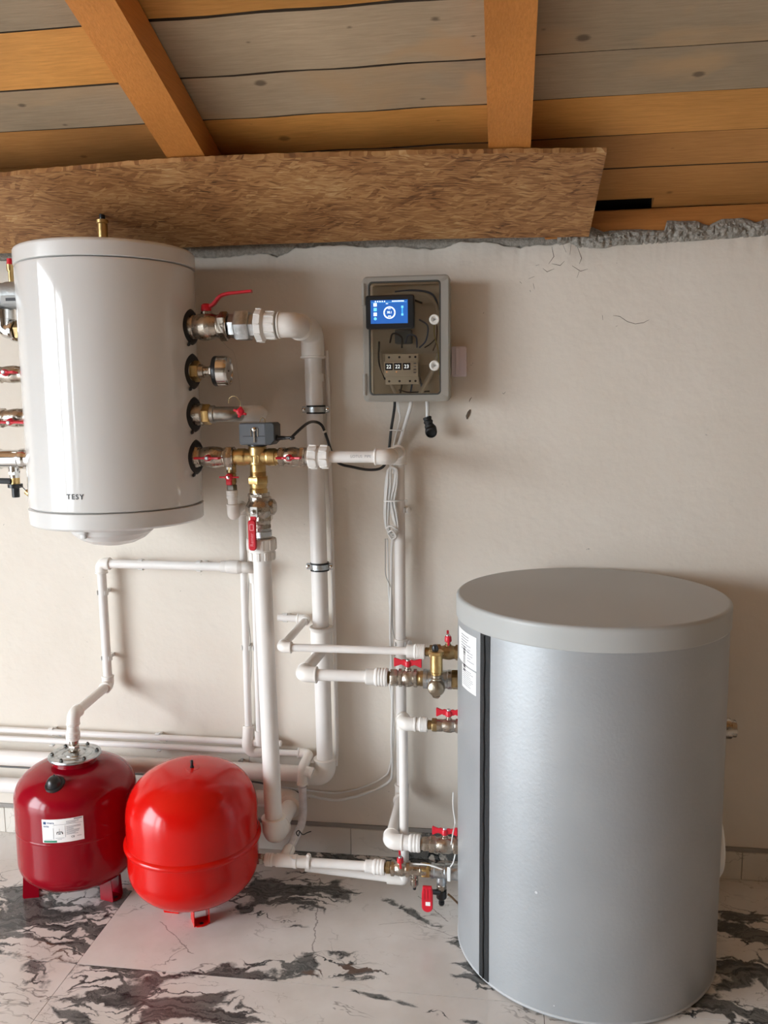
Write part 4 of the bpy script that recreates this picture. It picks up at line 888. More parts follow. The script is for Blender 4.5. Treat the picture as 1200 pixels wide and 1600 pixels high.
FX = -.663
run_c = thing('white_pipe', 'thick white upright pipe nearest the camera, below the hanging red lever', 'pipe', (FX, FY, .205))
zu = zb+.004; uh = pv_[1]-pv_[2]+.012
mb = MB().lathe((mxc+.004, FY, zu), -Z, [(0, .022), (0, .039), (.002, .0405), (uh*.52, .0405), (uh*.55, .034), (uh*.60, .036), (uh, .036), (uh, .026)], 40)
for k in range(10):
    a = 2*math.pi*k/10; mb.box((mxc+.004+math.cos(a)*.0405, FY+math.sin(a)*.0405, zu-uh*.26), (.004, .008, uh*.46), .001, 1, Euler((0, 0, a))); mb.box((mxc+.004+math.cos(a+.3)*.0360, FY+math.sin(a+.3)*.0360, zu-uh*.8), (.004, .010, uh*.36), .001, 1, Euler((0, 0, a+.3)))
part('union_nut', mb, PPRT, run_c)
pipe_parts(run_c, [(mxc+.004, FY, zu-uh+.004), (FX+.006, FY, .206), (FX+.006, AY, .200), (LEFT_X+.02, AY, .187)], .0250, fit=1.34, Ls=2.1, fr=1.35)

# drain line under the first valve ------------------------------------------------
dx = at(362, 750, FY).x; zd = z4-.024
t6 = thing('drain_valve', 'small downward valve with red butterfly handle below the first lowest-port valve', 'valve', (dx, FY, zd), 'red handled ball valves')
part('valve_body', MB().lathe((dx, FY, zd+.004), -Z, [(0, .010), (0, .0135), (.022, .0135), (.024, .011), (.028, .013), (.050, .0135), (.055, .011), (.075, .011), (.075, .008)], 20), BRONZE, t6)
DKN = M('dark_nickel', (.22, .21, .19), .3, 1.0)
part('hex_nut', hexring(MB(), (dx, FY, zd-.052), -Z, 0, .016, .0145), DKN, t6); part('hex_nut', hexring(MB(), (dx, FY, zd+.002), -Z, 0, .014, .0150, ph=.2), DKN, t6)
hbz = zd-.030
part('handle', MB().lathe((dx, FY-.012, hbz), -Y, [(0, .006), (.004, .011), (.014, .010), (.017, .006), (.017, 0)], 16).box((dx, FY-.022, hbz), (.056, .005, .005), .0015, 1).box((dx-.001, FY-.020, hbz-.012), (.016, .008, .02), .002, 1), REDP, t6)
part('handle_screw', MB().lathe((dx, FY-.028, hbz), -Y, [(0, .0045), (.003, .0045), (.004, 0)], 12), CHR, t6)
run_d = thing('white_pipe', 'thin white drop pipe behind the front pipe, fed by the small downward valve', 'pipe', (dx, FY, zd-.07))
za = at(368, 795, FY).z
adapter(run_d, (dx+.001, FY, za+.012), (dx, FY, zd-.068), .011, .0155, ribs=4)
PAX, PAY, PBX, PBY = -.805, -.034, -.768, -.036
zt2 = .3425
pipe_parts(run_d, [(dx+.001, FY, za+.02), (dx+.001, FY, za-.016), (PAX+.002, PAY, za-.024), (PAX, PAY, zt2+.03)], .0115, fit=1.45, Ls=2.5, fr=1.3)
mb = MB().tube(fillet([(PAX, PAY, zt2+.085), (PAX-.002, PAY-.012, zt2+.02), (PAX+.012, PAY-.006, zt2), (PAX+.04, -.032, zt2)], .018, 8), .0175, 24)
mb.lathe((PAX, PAY, zt2+.085), -Z, [(0, .0185), (.006, .0185), (.007, .0172)], 24)
part('elbow', mb, PPRF, run_d)

# low pressure-tank pipe ---------------------------------------------------------
T1X, T1Y = -1.254, -.305
zel = .549; zup = .948
run_e = thing('white_pipe', 'white pipe rising from the dark red tank and along the wall under the heater', 'pipe', (T1X, T1Y, .47))
adapter(run_e, (T1X+.002, T1Y, .515), (T1X, T1Y, .472), .014, .0195, 'threaded_adapter', 4)
pipe_parts(run_e, [(T1X+.002, T1Y, .505), (T1X+.006, T1Y, zel), (-1.266, -.045, zel), (-1.268, -.045, zup), (-.800, -.075, zup+.002), (PBX-.002, -.058, zup+.001), (PBX, PBY, zup-.03)], .0140, fit=1.33, Ls=2.2, fr=1.25, skip=(4, 5))
part('elbow', MB().lathe((-.862, -.072, zup+.002), V((1, -.05, 0)), [(0, .015), (0, .0185), (.018, .0185), (.020, .0205), (.040, .0215), (.056, .021), (.070, .016), (.078, .006), (.079, 0)], 26).tube(fillet([(-.825, -.074, zup+.002), (-.772, -.074, zup+.002), (PBX, -.045, zup-.006), (PBX, PBY, zup-.05)], .02, 8), .0175, 22), PPRF, run_e)
run_f = thing('white_pipe', 'thin white upright pipe just right of the drop pipe with a grey wire between', 'pipe', (PBX, PBY, .4))
zt1 = .3745
pipe_parts(run_f, [(PBX, PBY, zup-.045), (PBX, PBY, zt1+.01)], .0115)
part('tee', MB().lathe((PBX-.03, -.032, zt1), X, [(0, .011), (0, .0165), (.075, .0165), (.075, .011)], 22).lathe((PBX, -.034, zt1+.04), -Z, [(0, .012), (0, .0165), (.045, .0165)], 22), PPRF, run_f)

# thin wall pipes at the lower left ----------------------------------------------------
r_g = thing('white_pipe', 'upper one of two thin pipes clipped low along the wall', 'pipe', (LEFT_X+.02, -.03, .38))
pipe_parts(r_g, [(LEFT_X+.02, -.03, .384), (-.70, -.032, zt1-.002)], .0098)
DY_ = -.120; INX = at(480, 1235, DY_).x-.0150
r_h = thing('white_pipe', 'lower one of two thin pipes low on the wall, bending down into the wrapped drop', 'pipe', (LEFT_X+.02, -.03, .345))
pipe_parts(r_h, [(LEFT_X+.02, -.03, .350), (INX+.006, -.032, .343), (INX+.002, DY_+.01, .337), (INX, DY_, .26)], .0098, fit=1.5, Ls=2.1, fr=1.2, skip=(1, 2))
part('elbow', MB().tube(fillet([(INX-.032, -.032, .3435), (INX+.004, -.032, .343), (INX+.003, DY_, .338), (INX, DY_, .285)], .018, 8), .0155, 24).lathe((INX-.034, -.032, .3435), X, [(0, .010), (0, .017), (.006, .017), (.007, .0155)], 22).lathe((INX, DY_, .283), Z, [(0, .010), (0, .017), (.006, .017), (.007, .0155)], 22), PPRF, r_h)
part('plugged_socket', MB().lathe((INX+.012, -.1255, .330), V((.9, -.06, -.3)), [(0, .010), (0, .015), (.014, .015), (.016, .017), (.024, .017), (.024, .0)], 22), PPRF, r_h)

# wrapped drop and the floor line to the bright red tank -----------------------------
z5 = .156; TX = at(446, 1346, T4Y).x
run_i = thing('white_pipe', 'white floor line from the bright red tank to the lowest valve', 'pipe', (TX, T4Y, z5))
WR = M('foil_wrap', (.66, .62, .63), .5, bump=(90, .6), var=(60, .15))
dropp = [(INX, DY_, .275), (INX, DY_+.004, .182), (INX, DY_-.025, z5+.006), (INX-.004, T4Y+.02, z5)]
part('wrapped_pipe', MB().tube(fillet(dropp, .03, 8), .0122, 18), WR, run_i, 'pipe wrapped in pale film')
part('tee', MB().lathe((TX-.026, T4Y, z5), X, [(0, .0125), (0, .0185), (.020, .0180), (.050, .0180), (.052, .0195), (.060, .0195), (.062, .017), (.090, .017), (.092, .0185), (.098, .0185), (.098, .0125)], 26).lathe((INX-.004, T4Y+.062, z5), -Y, [(0, .0125), (0, .0175), (.055, .0175)], 24), PPRF, run_i)
adapter(run_i, (TX-.02, T4Y, z5), (TX-.058, T4Y, z5), .0125, .018, ribs=3)
fx0, fx1, fx2 = at(575, 1354, T4Y).x, at(601, 1357, T4Y).x, at(611, 1358, T4Y).x
part('pipe', MB().tube([(TX+.06, T4Y, z5), (fx0+.01, T4Y, z5)], .0128, 24), PPR, run_i)
adapter(run_i, (fx0-.008, T4Y, z5), (fx1, T4Y, z5), .0125, .0205, ribs=3)
part('tap_spigot', MB().lathe((TX+.068, T4Y, z5+.017), Z, [(0, .006), (.004, .007), (.008, .005)], 12), PPRF, run_i)

# ================================================================== SILVER-GREY BUFFER TANK
KX, KY, KRB, KRT, KRL, KH = .2165, -.357, .3365, .338, .3405, .955
bt = thing('buffer_tank', 'wide silver grey buffer tank with flat lid standing on the floor at the right', 'tank', (KX, KY, 0))
part('jacket', MB().lathe((KX, KY, .002), Z, [(0, KRB-.012), (.004, KRB-.004), (.012, KRB), (.4, KRB+.0012), (.75, KRT), (.91, KRT-.001), (.915, KRT-.02), (.915, 0)], 128), VINYL, bt)
part('bottom_piping', MB().lathe((KX, KY, .004), Z, [(0, KRB-.008), (.0, KRB-.001), (.004, KRB+.0018), (.008, KRB+.001), (.010, KRB-.002)], 128, cap=False), M('grey_piping', (.42, .43, .44), .45), bt)
part('lid', MB().lathe((KX, KY, KH-.056), Z, [(-.001, KRT-.002), (-.001, KRL), (.001, KRL+.001), (.047, KRL+.001), (.0515, KRL), (.0545, KRL-.0025), (.056, KRL-.007), (.056, .0)], 128), LIDG, bt, 'lighter grey flat lid')
def kang(px, py):
    p = at(px, py, KY-KRB*.5); 
    for _ in range(12):
        a = math.atan2(p.y-KY, p.x-KX); yy = KY+KRB*math.sin(a); p = at(px, py, yy); 
        dxn = max(-1, min(1, (p.x-KX)/KRB)); yy = KY-KRB*math.sqrt(max(0, 1-dxn*dxn)); p = at(px, py, yy)
    return math.atan2(p.y-KY, p.x-KX), p.z
za0 = kang(752, 1000)[0]; za1 = kang(766.5, 1000)[0]
mb = MB(); cyl_patch(mb, KX, KY, KRB+.0005, za0, za1, .012, KH-.057, .0022, 4)
part('zip_strip', mb, M('black_zip_tape', (.012, .013, .014), .6, bump=(220, .6)), bt, 'black zip strip')
mb = MB(); zm = (za0+za1)/2
rr = random.Random(5); pts = []
for i in range(90):
    z = .014+(KH-.074)*i/89; a = zm+.0028*math.sin(i*.55)+rr.uniform(-.0006, .0006); pts.append((KX+(KRB+.004)*math.cos(a), KY+(KRB+.004)*math.sin(a), z))
mb.tube(pts, .0022, 6); part('zip_teeth', mb, M('zip_teeth', (.004, .004, .005), .45), bt)
mb = MB(); a0, zt0 = kang(717, 985); a1, _ = kang(747, 1000)
zl1, zl0 = kang(747, 998)[1], kang(747, 1048)[1]
ll = part('large_label', cyl_patch(MB(), KX, KY, KRB+.0012, za0-.43, za0-.055, zl0-.004, zl1), PAPER, bt, 'large white data label')
def cprint(parent, a, z, da, dz, mat=INKG, R=KRB+.0020):
    mb = MB(); cyl_patch(mb, KX, KY, R, a, a+da, z, z+dz, .0002, 4); part('print', mb, mat, parent, kind='stuff')
LW = .375; LA = za0-.43
mb = MB(); rr = random.Random(9)
for i in range(6): cyl_patch(mb, KX, KY, KRB+.0020, LA+.10, LA+.10+rr.uniform(.12, .2), zl1-.012-i*.007, zl1-.0098-i*.007, .0002, 3)
for i in range(5): cyl_patch(mb, KX, KY, KRB+.0020, LA+.23, LA+.23+rr.uniform(.05, .12), zl0+.010+i*.007, zl0+.0118+i*.007, .0002, 3)
part('small_print', mb, INKG, ll, kind='stuff')
mb = MB()
for i in range(16): cyl_patch(mb, KX, KY, KRB+.0021, LA+.15, LA+.195, zl1-.040-i*.0040, zl1-.040-i*.0040+rr.choice((.0012, .002, .003)), .0002, 3)
part('barcode', mb, INK, ll, kind='stuff')
sl = part('small_label', cyl_patch(MB(), KX, KY, KRB+.0012, za0-.315, za0-.06, zl0-.066, zl0-.008), PAPER, bt, 'small white label below the large one')
mb = MB()
for i in range(9): cyl_patch(mb, KX, KY, KRB+.0020, za0-.29, za0-.29+rr.uniform(.13, .21), zl0-.018-i*.0048, zl0-.0165-i*.0048, .0002, 3)
part('small_print', mb, INKG, sl, kind='stuff')
# two stubs on its right side and a hanging hose end behind
qx = KX+KRB
zs = at(1137, 1128, KY).z
part('side_stub', MB().lathe((qx-.014, KY-.045, zs), X, [(0, .026), (.024, .026), (.024, .022), (.036, .022), (.038, .016), (.034, .015), (.034, 0)], 22), NICK, bt)
zs2 = at(1132, 1325, KY).z
part('inspection_flange', MB().lathe((qx-.014, KY+.02, zs2+.005), X, [(0, .088), (.016, .088), (.022, .080), (.026, .06), (.030, 0)], 44), WHITEP, bt, 'white round flange cover')

# ================================================================== TANK CONNECTIONS (left side of the buffer tank)
kx = KX-math.sqrt(KRB**2-(T4Y-KY)**2)+.004       # jacket surface at that depth
def xr_(px, py, Yp=T4Y): return at(px, py, Yp).x
# 1st
zc1 = .7815
run_1 = thing('white_pipe', 'thin white pipe to the top port of the grey tank, bent back to the wall', 'pipe', (-.608, T4Y, zc1))
a0_ = xr_(640, 1015); a1_ = xr_(664, 1015)
pipe_parts(run_1, [(a0_+.01, T4Y, zc1), (-.606, T4Y, zc1), (-.608, -.036, zc1), (PBX+.07, -.036, zc1+.004)], .0108, fit=1.42, Ls=2.6, fr=1.3)
adapter(run_1, (a0_-.008, T4Y, zc1), (a1_, T4Y, zc1), .0108, .0200, ribs=6)
c_ = [xr_(p, 1016) for p in (665, 672, 684, 697, 712)]
fit1 = thing('pipe_nipple', 'old brass nipple and hex nut at the top port of the grey tank', 'fitting', (c_[0], T4Y, zc1))
part('nipple', MB().lathe((a1_, T4Y, zc1), X, [(0, .010), (.002, .012), (c_[1]-a1_, .012), (c_[1]-a1_, .010)], 18), BRONZE, fit1)
part('hex_nut', hexring(MB(), (c_[1]-.001, T4Y, zc1), X, 0, .016, .019), BRONZE, fit1)
ball_valve('ball valve with red handle turned edge on, at the top port of the grey tank', ((c_[2]-.005+kx)/2, T4Y, zc1), X, Z, kx-c_[2]+.005, .0195, hubh=.030, hw=(.1, -1, 0), hl=.032, mat=BRONZE)
# 2nd
zc2 = .7065
run_2 = thing('white_pipe', 'white branch pipe from the thickest pipe to the second port of the grey tank', 'pipe', (AX, T4Y, zc2))
p2a, p2b = xr_(575, 1057), xr_(606, 1059)
pipe_parts(run_2, [(p2a+.01, T4Y, zc2), (AX+.002, T4Y, zc2), (AX+.002, AY-.034, TZ)], .0160, fit=1.36, Ls=2.6, fr=1.2)
adapter(run_2, (p2a-.006, T4Y, zc2), (p2b, T4Y, zc2), .016, .0245, ribs=4)
d_ = [xr_(p, 1060) for p in (608, 618, 627, 650, 662, 684, 706)]
fit2 = thing('pipe_nipple', 'old brass nipple with hex nut at the second port of the grey tank', 'fitting', (p2b, T4Y, zc2))
part('nipple', MB().lathe((p2b, T4Y, zc2), X, [(0, .016), (.003, .018), (.006, .014), (d_[1]-p2b+.004, .014)], 18), BRONZE, fit2)
part('hex_nut', hexring(MB(), (d_[0]+.004, T4Y, zc2), X, 0, d_[1]-d_[0]+.002, .0235), NICK, fit2)
ball_valve('ball valve with wide red butterfly handle at the second port of the grey tank', ((d_[1]+.008+d_[3]+.004)/2, T4Y, zc2), X, Z, d_[3]-d_[1]-.004, .0235, hubh=.033, hl=.038, hw=(1, -.06, 0))
tf = thing('pipe_tee', 'galvanised steel tee carrying the brass safety valve at the second port', 'fitting', (d_[3], T4Y, zc2))
part('hemp_joint', MB().lathe((d_[3]+.003, T4Y, zc2), X, [(0, .018), (.002, .021), (.006, .0195), (.010, .021), (d_[4]-d_[3]-.003, .020), (d_[4]-d_[3]-.003, .015)], 20), BRONZE, tf, 'brass joint with hemp strands')
part('tee_body', MB().lathe((d_[4], T4Y, zc2), X, [(0, .018), (0, .0265), (.010, .0265), (.012, .0245), (d_[6]-d_[4]-.012, .0245), (d_[6]-d_[4]-.01, .0265), (d_[6]-d_[4], .0265), (d_[6]-d_[4], .018)], 28).cyl((d_[5], T4Y, zc2), (d_[5], T4Y-.034, zc2-.004), .020, 24), ZINC, tf)
part('hex_nut', hexring(MB(), (d_[6], T4Y, zc2), X, 0, max(.008, kx-d_[6]), .027), BRONZE, tf)
sv = thing('safety_valve', 'upright brass safety valve with black cap in front of the tank ports', 'valve', (d_[5], T4Y-.045, zc2))
sy = T4Y-.046; sx = d_[5]
part('elbow', MB().lathe((sx, sy+.012, zc2-.006), -Y, [(0, .017), (.006, .022), (.020, .0235), (.030, .020), (.036, .010), (.037, 0)], 26).lathe((sx, sy, zc2-.006), Z, [(0, .015), (.024, .015), (.026, .0125), (.034, .0125)], 22).lathe((sx-.001, sy-.004, zc2-.028), V((-.2, -.1, -1)), [(0, .012), (.006, .008), (.007, 0)], 14), M('bronze_elbow', (.36, .31, .24), .35, 1.0, bump=(120, .3)), sv)
zc_t = at(683, 1017, sy).z
part('brass_body', hexring(MB().lathe((sx, sy, zc2+.026), Z, [(0, .012), (.003, .0145), (.008, .0145), (.010, .0165), (zc_t-zc2-.032, .0165)], 26), (sx, sy, zc_t-.010), Z, 0, .010, .0205), BRASS, sv)
part('black_cap', MB().lathe((sx-.002, sy, zc_t+.0), V((-.15, -.1, 1)), [(0, .008), (.003, .009), (.012, .0085), (.016, .006), (.016, 0)], 16), BLKP, sv, 'black cap')
# 3rd
zc3 = .5775; GX = -.272
run_3 = thing('white_pipe', 'white pipe dropping from the third tank port to an elbow by the floor', 'pipe', (GX, T4Y, zc3))
T3Y = T4Y+.052; zlo = at(628, 1374, T3Y).z; GX3 = at(631, 1240, T3Y).x
tx3 = xr_(655, 1132)
part('elbow', MB().tube(fillet([(tx3-.008, T4Y, zc3), (GX, T4Y, zc3), (GX, T4Y+.034, zc3)], .014, 8), .0185, 24).lathe((tx3-.014, T4Y, zc3), X, [(0, .0185), (.001, .0198), (.005, .0198), (.006, .018)], 24), PPRF, run_3)
part('elbow', MB().tube(fillet([(GX3, T4Y+.026, zc3), (GX3, T3Y, zc3), (GX3, T3Y, zc3-.034)], .016, 8), .0180, 24).lathe((GX3, T3Y, zc3-.030), -Z, [(0, .018), (.001, .0192), (.005, .0192), (.006, .013)], 24), PPRF, run_3)
part('pipe', MB().tube([(GX3, T3Y, zc3-.01), (GX3, T3Y, zlo)], .0128, 24), PPR, run_3)
part('elbow', MB().tube(fillet([(GX3, T3Y, zlo+.018), (GX3, T3Y, zlo), (GX3-.050, T3Y, zlo+.001)], .014, 8), .0160, 22), PPRF, run_3)
part('pipe', MB().tube([(GX3-.02, T3Y, zlo), (TX+.045, T3Y+.004, zlo+.014)], .0115, 22), PPR, run_3)
adapter(run_3, (xr_(646, 1132), T4Y, zc3), (xr_(668, 1132), T4Y, zc3), .0125, .0195, ribs=5)
e_ = [xr_(p, 1133) for p in (668, 675, 683)]
fit3 = thing('pipe_nipple', 'old brass nipple with dark hex nut at the third tank port', 'fitting', (e_[0], T4Y, zc3))
part('nipple', MB().lathe((e_[0], T4Y, zc3), X, [(0, .010), (.002, .013), (e_[1]-e_[0]+.002, .012)], 18), BRONZE, fit3)
part('hex_nut', hexring(MB(), (e_[1], T4Y, zc3), X, 0, e_[2]-e_[1], .0195), BRONZE, fit3)
ball_valve('ball valve with red butterfly handle at the third tank port', ((e_[2]+kx)/2, T4Y, zc3), X, Z, kx-e_[2], .0185, hubh=.027, hl=.034, hw=(1, -.03, 0), ends=(0, 1))
# 4th
f_ = [xr_(p, 1320) for p in (634, 657, 661, 671, 700)]
adapter(run_b, (f_[0]-.012, T4Y, zc4), (f_[1], T4Y, zc4), .016, .0235, ribs=3)
part('hex_nipple', hexring(MB().lathe((f_[1], T4Y, zc4), X, [(0, .014), (.003, .017), (f_[3]-f_[1], .016)], 20), (f_[2], T4Y, zc4), X, 0, f_[3]-f_[2], .0215), NICK, run_b)
ball_valve('ball valve with red butterfly handle at the fourth tank port, above the lowest one', ((f_[3]+kx)/2, T4Y, zc4), X, Z, kx-f_[3], .0230, hubh=.031, hl=.035, hw=(1, -.03, 0))
# 5th
g_ = [xr_(p, 1360) for p in (601, 611, 641, 656, 674, 700)]
ball_valve('lowest ball valve near the floor, its red handle turned edge on', ((g_[1]+g_[2])/2, T4Y, z5), X, V((-.0, -.25, 1)), g_[2]-g_[1], .0205, hubh=.024, hw=(.15, -.9, -.2), hl=.026)
fit5 = thing('pipe_fitting', 'brass and galvanised fittings on the floor line at the lowest tank port', 'fitting', (g_[0], T4Y, z5))
part('nipple', hexring(MB().lathe((g_[0]-.001, T4Y, z5), X, [(0, .011), (.003, .014), (.006, .012), (g_[1]-g_[0], .012)], 18), (g_[0]+.005, T4Y, z5), X, 0, .011, .0185), BRONZE, fit5)
part('brass_tee', MB().lathe((g_[2], T4Y, z5), X, [(0, .012), (0, .0165), (g_[3]-g_[2], .0165), (g_[3]-g_[2]+.002, .0195), (g_[3]-g_[2]+.018, .0195), (g_[4]-g_[2]-.008, .017), (g_[4]-g_[2], .017)], 24).lathe((g_[2]+.012, T4Y-.004, z5-.008), -Z, [(0, .010), (.016, .010)], 18), NICK, fit5)
part('hex_nut', hexring(MB(), (g_[3]+.006, T4Y, z5), X, 0, g_[4]-g_[3]-.010, .0215), BRASS, fit5)
part('galvanised_tee', MB().lathe((g_[4], T4Y, z5), X, [(0, .015), (0, .0215), (.008, .0215), (.010, .0195), (g_[5]-g_[4]-.010, .0195), (g_[5]-g_[4]-.008, .0225), (kx-g_[4]+.0, .0225)], 26).lathe((g_[5]-.018, T4Y-.002, z5-.014), -Z, [(0, .013), (.012, .014), (.022, .014), (.022, .009)], 20), ZINC, fit5)
part('drain_plug', MB().lathe((g_[2]+.012, T4Y-.004, z5-.022), -Z, [(0, .0095), (.002, .0115), (.020, .0115), (.024, .0085), (.026, .0045), (.030, .0045)], 18), NICK, fit5)
part('plug_tip', MB().lathe((g_[2]+.012, T4Y-.004, z5-.050), -Z, [(0, .0048), (.007, .0045), (.007, 0)], 12), BLKP, fit5, 'black tip')
hb = thing('hose_tap', 'black hose tap with a red paddle handle hanging below the lowest tank port', 'tap', (g_[5]-.018, T4Y-.002, z5-.034))
hx_, hz_ = g_[5]-.018, z5-.034
part('tap_body', hexring(MB().lathe((hx_, T4Y-.002, hz_), -Z, [(0, .010), (.006, .0125), (.010, .010), (.022, .011)], 18), (hx_, T4Y-.002, hz_-.006), -Z, 0, .010, .014), NICK, hb)
part('hose_tail', MB().lathe((hx_, T4Y-.002, hz_-.020), -Z, [(0, .010), (0, .0145), (.022, .0145), (.025, .012), (.026, .008), (.034, .007), (.035, .0085), (.039, .007), (.040, .0085), (.045, .0065), (.045, .004)], 20), BLKP, hb, 'black hose tail')
part('tap_stem', MB().tube([(hx_-.004, T4Y-.008, hz_-.024), (hx_-.030, T4Y-.022, hz_-.016), (hx_-.040, T4Y-.028, hz_-.014)], [.0085, .0062, .0085], 14), BLKP, hb)
pc_ = at(668, 1402, T4Y-.035)
pw = .0152
pad = part('paddle_handle', MB().extr([(pw*math.cos(math.radians(a)), -.024+pw*math.sin(math.radians(a))) for a in range(-180, 1, 20)]+[(pw, .016), (pw*.8, .036), (-pw*.8, .036), (-pw, .016)], pc_, X, Z, -Y, .010, .002), REDP, hb)
part('paddle_label', MB().box(pc_+V((.002, -.0102, -.013)), (.013, .0008, .011)), PAPER, pad)
for k in (-1, 0, 1): part('paddle_rib', MB().box(pc_+V((k*.0085, -.0103, .014)), (.0026, .0018, .030)), REDP, pad)

# ================================================================== RED EXPANSION TANKS
def red_tank(name, label, cx, cy, z0, prof, mat, feet, extra=None, seam=None):
    t = thing(name, label, 'tank', (cx, cy, 0), None)
    part('tank_body', MB().lathe((cx, cy, z0), Z, prof, 96), mat, t)
    if seam: part('welded_seam', MB().lathe((cx, cy, z0+seam[0]), Z, [(-.008, seam[1]-.006), (-.007, seam[1]), (-.003, seam[1]+.0022), (.002, seam[1]+.0022), (.006, seam[1]), (.010, seam[1]-.007)], 96, cap=False), mat, t)
    for ang in feet:
        a = math.radians(ang); d = V((math.cos(a), math.sin(a), 0)); e = V((-d.y, d.x, 0)); p = V((cx, cy, 0))+d*feet[ang]
        mb = MB()
        for s in (-1, 1):        # bent strap: two uprights and a flat sole
            q = p+e*(s*.021)
            mb.extr([(-.030, .0), (.014, .0), (.016, .006), (.010, .09), (-.030, .11)], q-e*.0012*1, d, Z, e, .0024)
        mb.extr([(-.022, -.021), (.010, -.022), (.019, -.014), (.022, 0), (.019, .014), (.010, .022), (-.022, .021)], p+Z*.0005, d, e, Z, .0026)
        ft = part('foot', mb, mat, t)
        part('bolt_hole', MB().lathe(p+d*.008+Z*.0030, Z, [(0, .006), (.0006, .006), (.0006, 0)], 12), BLK, ft)
    return t
def dome(r, h, rc, z, up=True, n=44):
    """torispherical end: profile points from the cylinder edge to the pole"""
    out = []
    for i in range(n+1):
        f = i/n*math.pi/2; c = abs(math.cos(f))**.78; s = math.sin(f)**.95
        out.append((z+(h*s if up else -h*s), r*c))
    return out
def tprof(r, zb, z1, z2, zt):
    lo = dome(r, z1-zb, 0, z1, False)[::-1]; hi = dome(r, zt-z2, 0, z2, True)
    return [(t, max(x, 0)) for t, x in lo]+[(t, max(x, 0)) for t, x in hi]
T1R = .1715
t1 = red_tank('expansion_tank', 'dark red expansion tank with a bolted steel disc on top, furthest left', T1X, T1Y, 0, tprof(T1R, .045, .13, .315, .412), RED1, {-163: .148, -14: .118, 90: .140}, seam=(.232, T1R-.0016))
DZ = .424
part('disc_neck', MB().lathe((T1X+.004, T1Y-.004, DZ-.03), Z, [(0, .066), (.030, .060), (.032, .058)], 48), RED1, t1)
fd = part('steel_flange', MB().lathe((T1X+.006, T1Y-.006, DZ), Z, [(0, .062), (0, .072), (.003, .0745), (.007, .0745), (.009, .073), (.0095, .058), (.0075, .056), (.0075, .050), (.0095, .048), (.0095, .036), (.007, .034), (.007, .030), (.010, .028), (.012, .016), (.0125, 0)], 64), ZINC, t1, 'round zinc plated flange')
for k in range(6):
    a = math.radians(60*k+22); part('flange_bolt', hexring(MB().lathe((T1X+.006+.0625*math.cos(a), T1Y-.006+.0625*math.sin(a), DZ+.009), Z, [(0, .003), (.008, .003), (.009, 0)], 8), (T1X+.006+.0625*math.cos(a), T1Y-.006+.0625*math.sin(a), DZ+.009), Z, 0, .005, .006), M('dark_bolt', (.12, .12, .11), .4, 1.0), fd)
part('inlet_nipple', hexring(MB().lathe((T1X+.002, T1Y, DZ+.010), Z, [(0, .017), (.002, .017), (.004, .011), (.024, .011), (.026, .013), (.038, .013)], 20), (T1X+.002, T1Y, DZ+.020), Z, 0, .012, .0165), NICK, t1)
def on_dome(cx, cy, r, z2, zt, px, py):
    """point and normal of the domed top seen at a picture position"""
    d = ray(px, py).normalized(); p = CAM_P.copy(); s = (V((cx, cy, z2))-p).length-.45; p = p+d*s
    def F(q): return (math.hypot(q.x-cx, q.y-cy)/r)**2.3+(max(0, q.z-z2)/(zt-z2))**2.1-1
    for _ in range(900):
        if F(p) <= 0: break
        p += d*.0008
    e = .001; n = V((F(p+X*e)-F(p-X*e), F(p+Y*e)-F(p-Y*e), F(p+Z*e)-F(p-Z*e))).normalized(); return p, n
p, n_ = on_dome(T1X, T1Y, T1R, .315, .412, 86, 1226)
part('black_plug', MB().lathe(p-n_*.006, n_, [(0, .028), (.008, .028), (.012, .026), (.013, .021), (.022, .020), (.030, .014), (.033, .007), (.034, 0)], 32), BLKP, t1, 'round black plug')
part('plug_tab', MB().box(p+n_*.004+V((.0, 0, .022)), (.004, .004, .012), .001, 1), BLKP, t1)
a_l = math.atan2(at(68, 1298, T1Y-T1R*.93).y-T1Y, at(68, 1298, T1Y-T1R*.93).x-T1X)
pl_, pr_ = at(68, 1298, T1Y-T1R*.97), at(126, 1294, T1Y-T1R*.93)
al, ar = -math.acos((pl_.x-T1X)/T1R), -math.acos((pr_.x-T1X)/T1R)
lz0, lz1 = at(69, 1315, T1Y-T1R*.97).z, at(68, 1279, T1Y-T1R*.97).z
lab = part('white_label', cyl_patch(MB(), T1X, T1Y, T1R+.0007, al, ar, lz0, lz1, shear=.0035), PAPER, t1, 'white data label')
lr = T1R+.0016; lw = ar-al; lh_ = lz1-lz0
def lpos(u, v): return (al+lw*u, lz0+lh_*v+.0035*u)
mb = MB(); cyl_patch(mb, T1X, T1Y, lr, al+lw*.03, al+lw*.36, lz0+lh_*.02, lz0+lh_*.10, .0002, 4, .001); part('green_band', mb, GREENP, lab)
text('label_lettering', 'imera', .0085, lpos(.14, .86), None, None, INKB, lab, 'LEFT', True, (T1X, T1Y, lr))
text('label_lettering', 'RV50', .0072, lpos(.04, .70), None, None, INKB, lab, 'LEFT', True, (T1X, T1Y, lr))
text('label_lettering', 'CE', .0075, lpos(.70, .20), None, None, INK, lab, 'LEFT', True, (T1X, T1Y, lr))
mb = MB(); cyl_patch(mb, T1X, T1Y, lr, al+lw*.04, al+lw*.11, lz0+lh_*.80, lz0+lh_*.91, .0002, 3)
part('logo_mark', mb, INKB, lab)
mb = MB(); rr = random.Random(2)
def strip(u0, u1, v, h=.014): cyl_patch(mb, T1X, T1Y, lr, al+lw*u0, al+lw*u1, lz0+lh_*v+.0035*u0, lz0+lh_*(v+h)+.0035*u0, .0002, 4, .0035*(u1-u0))
strip(.30, .97, .76, .012); strip(.28, .287, .15, .48); strip(.565, .572, .22, .5)
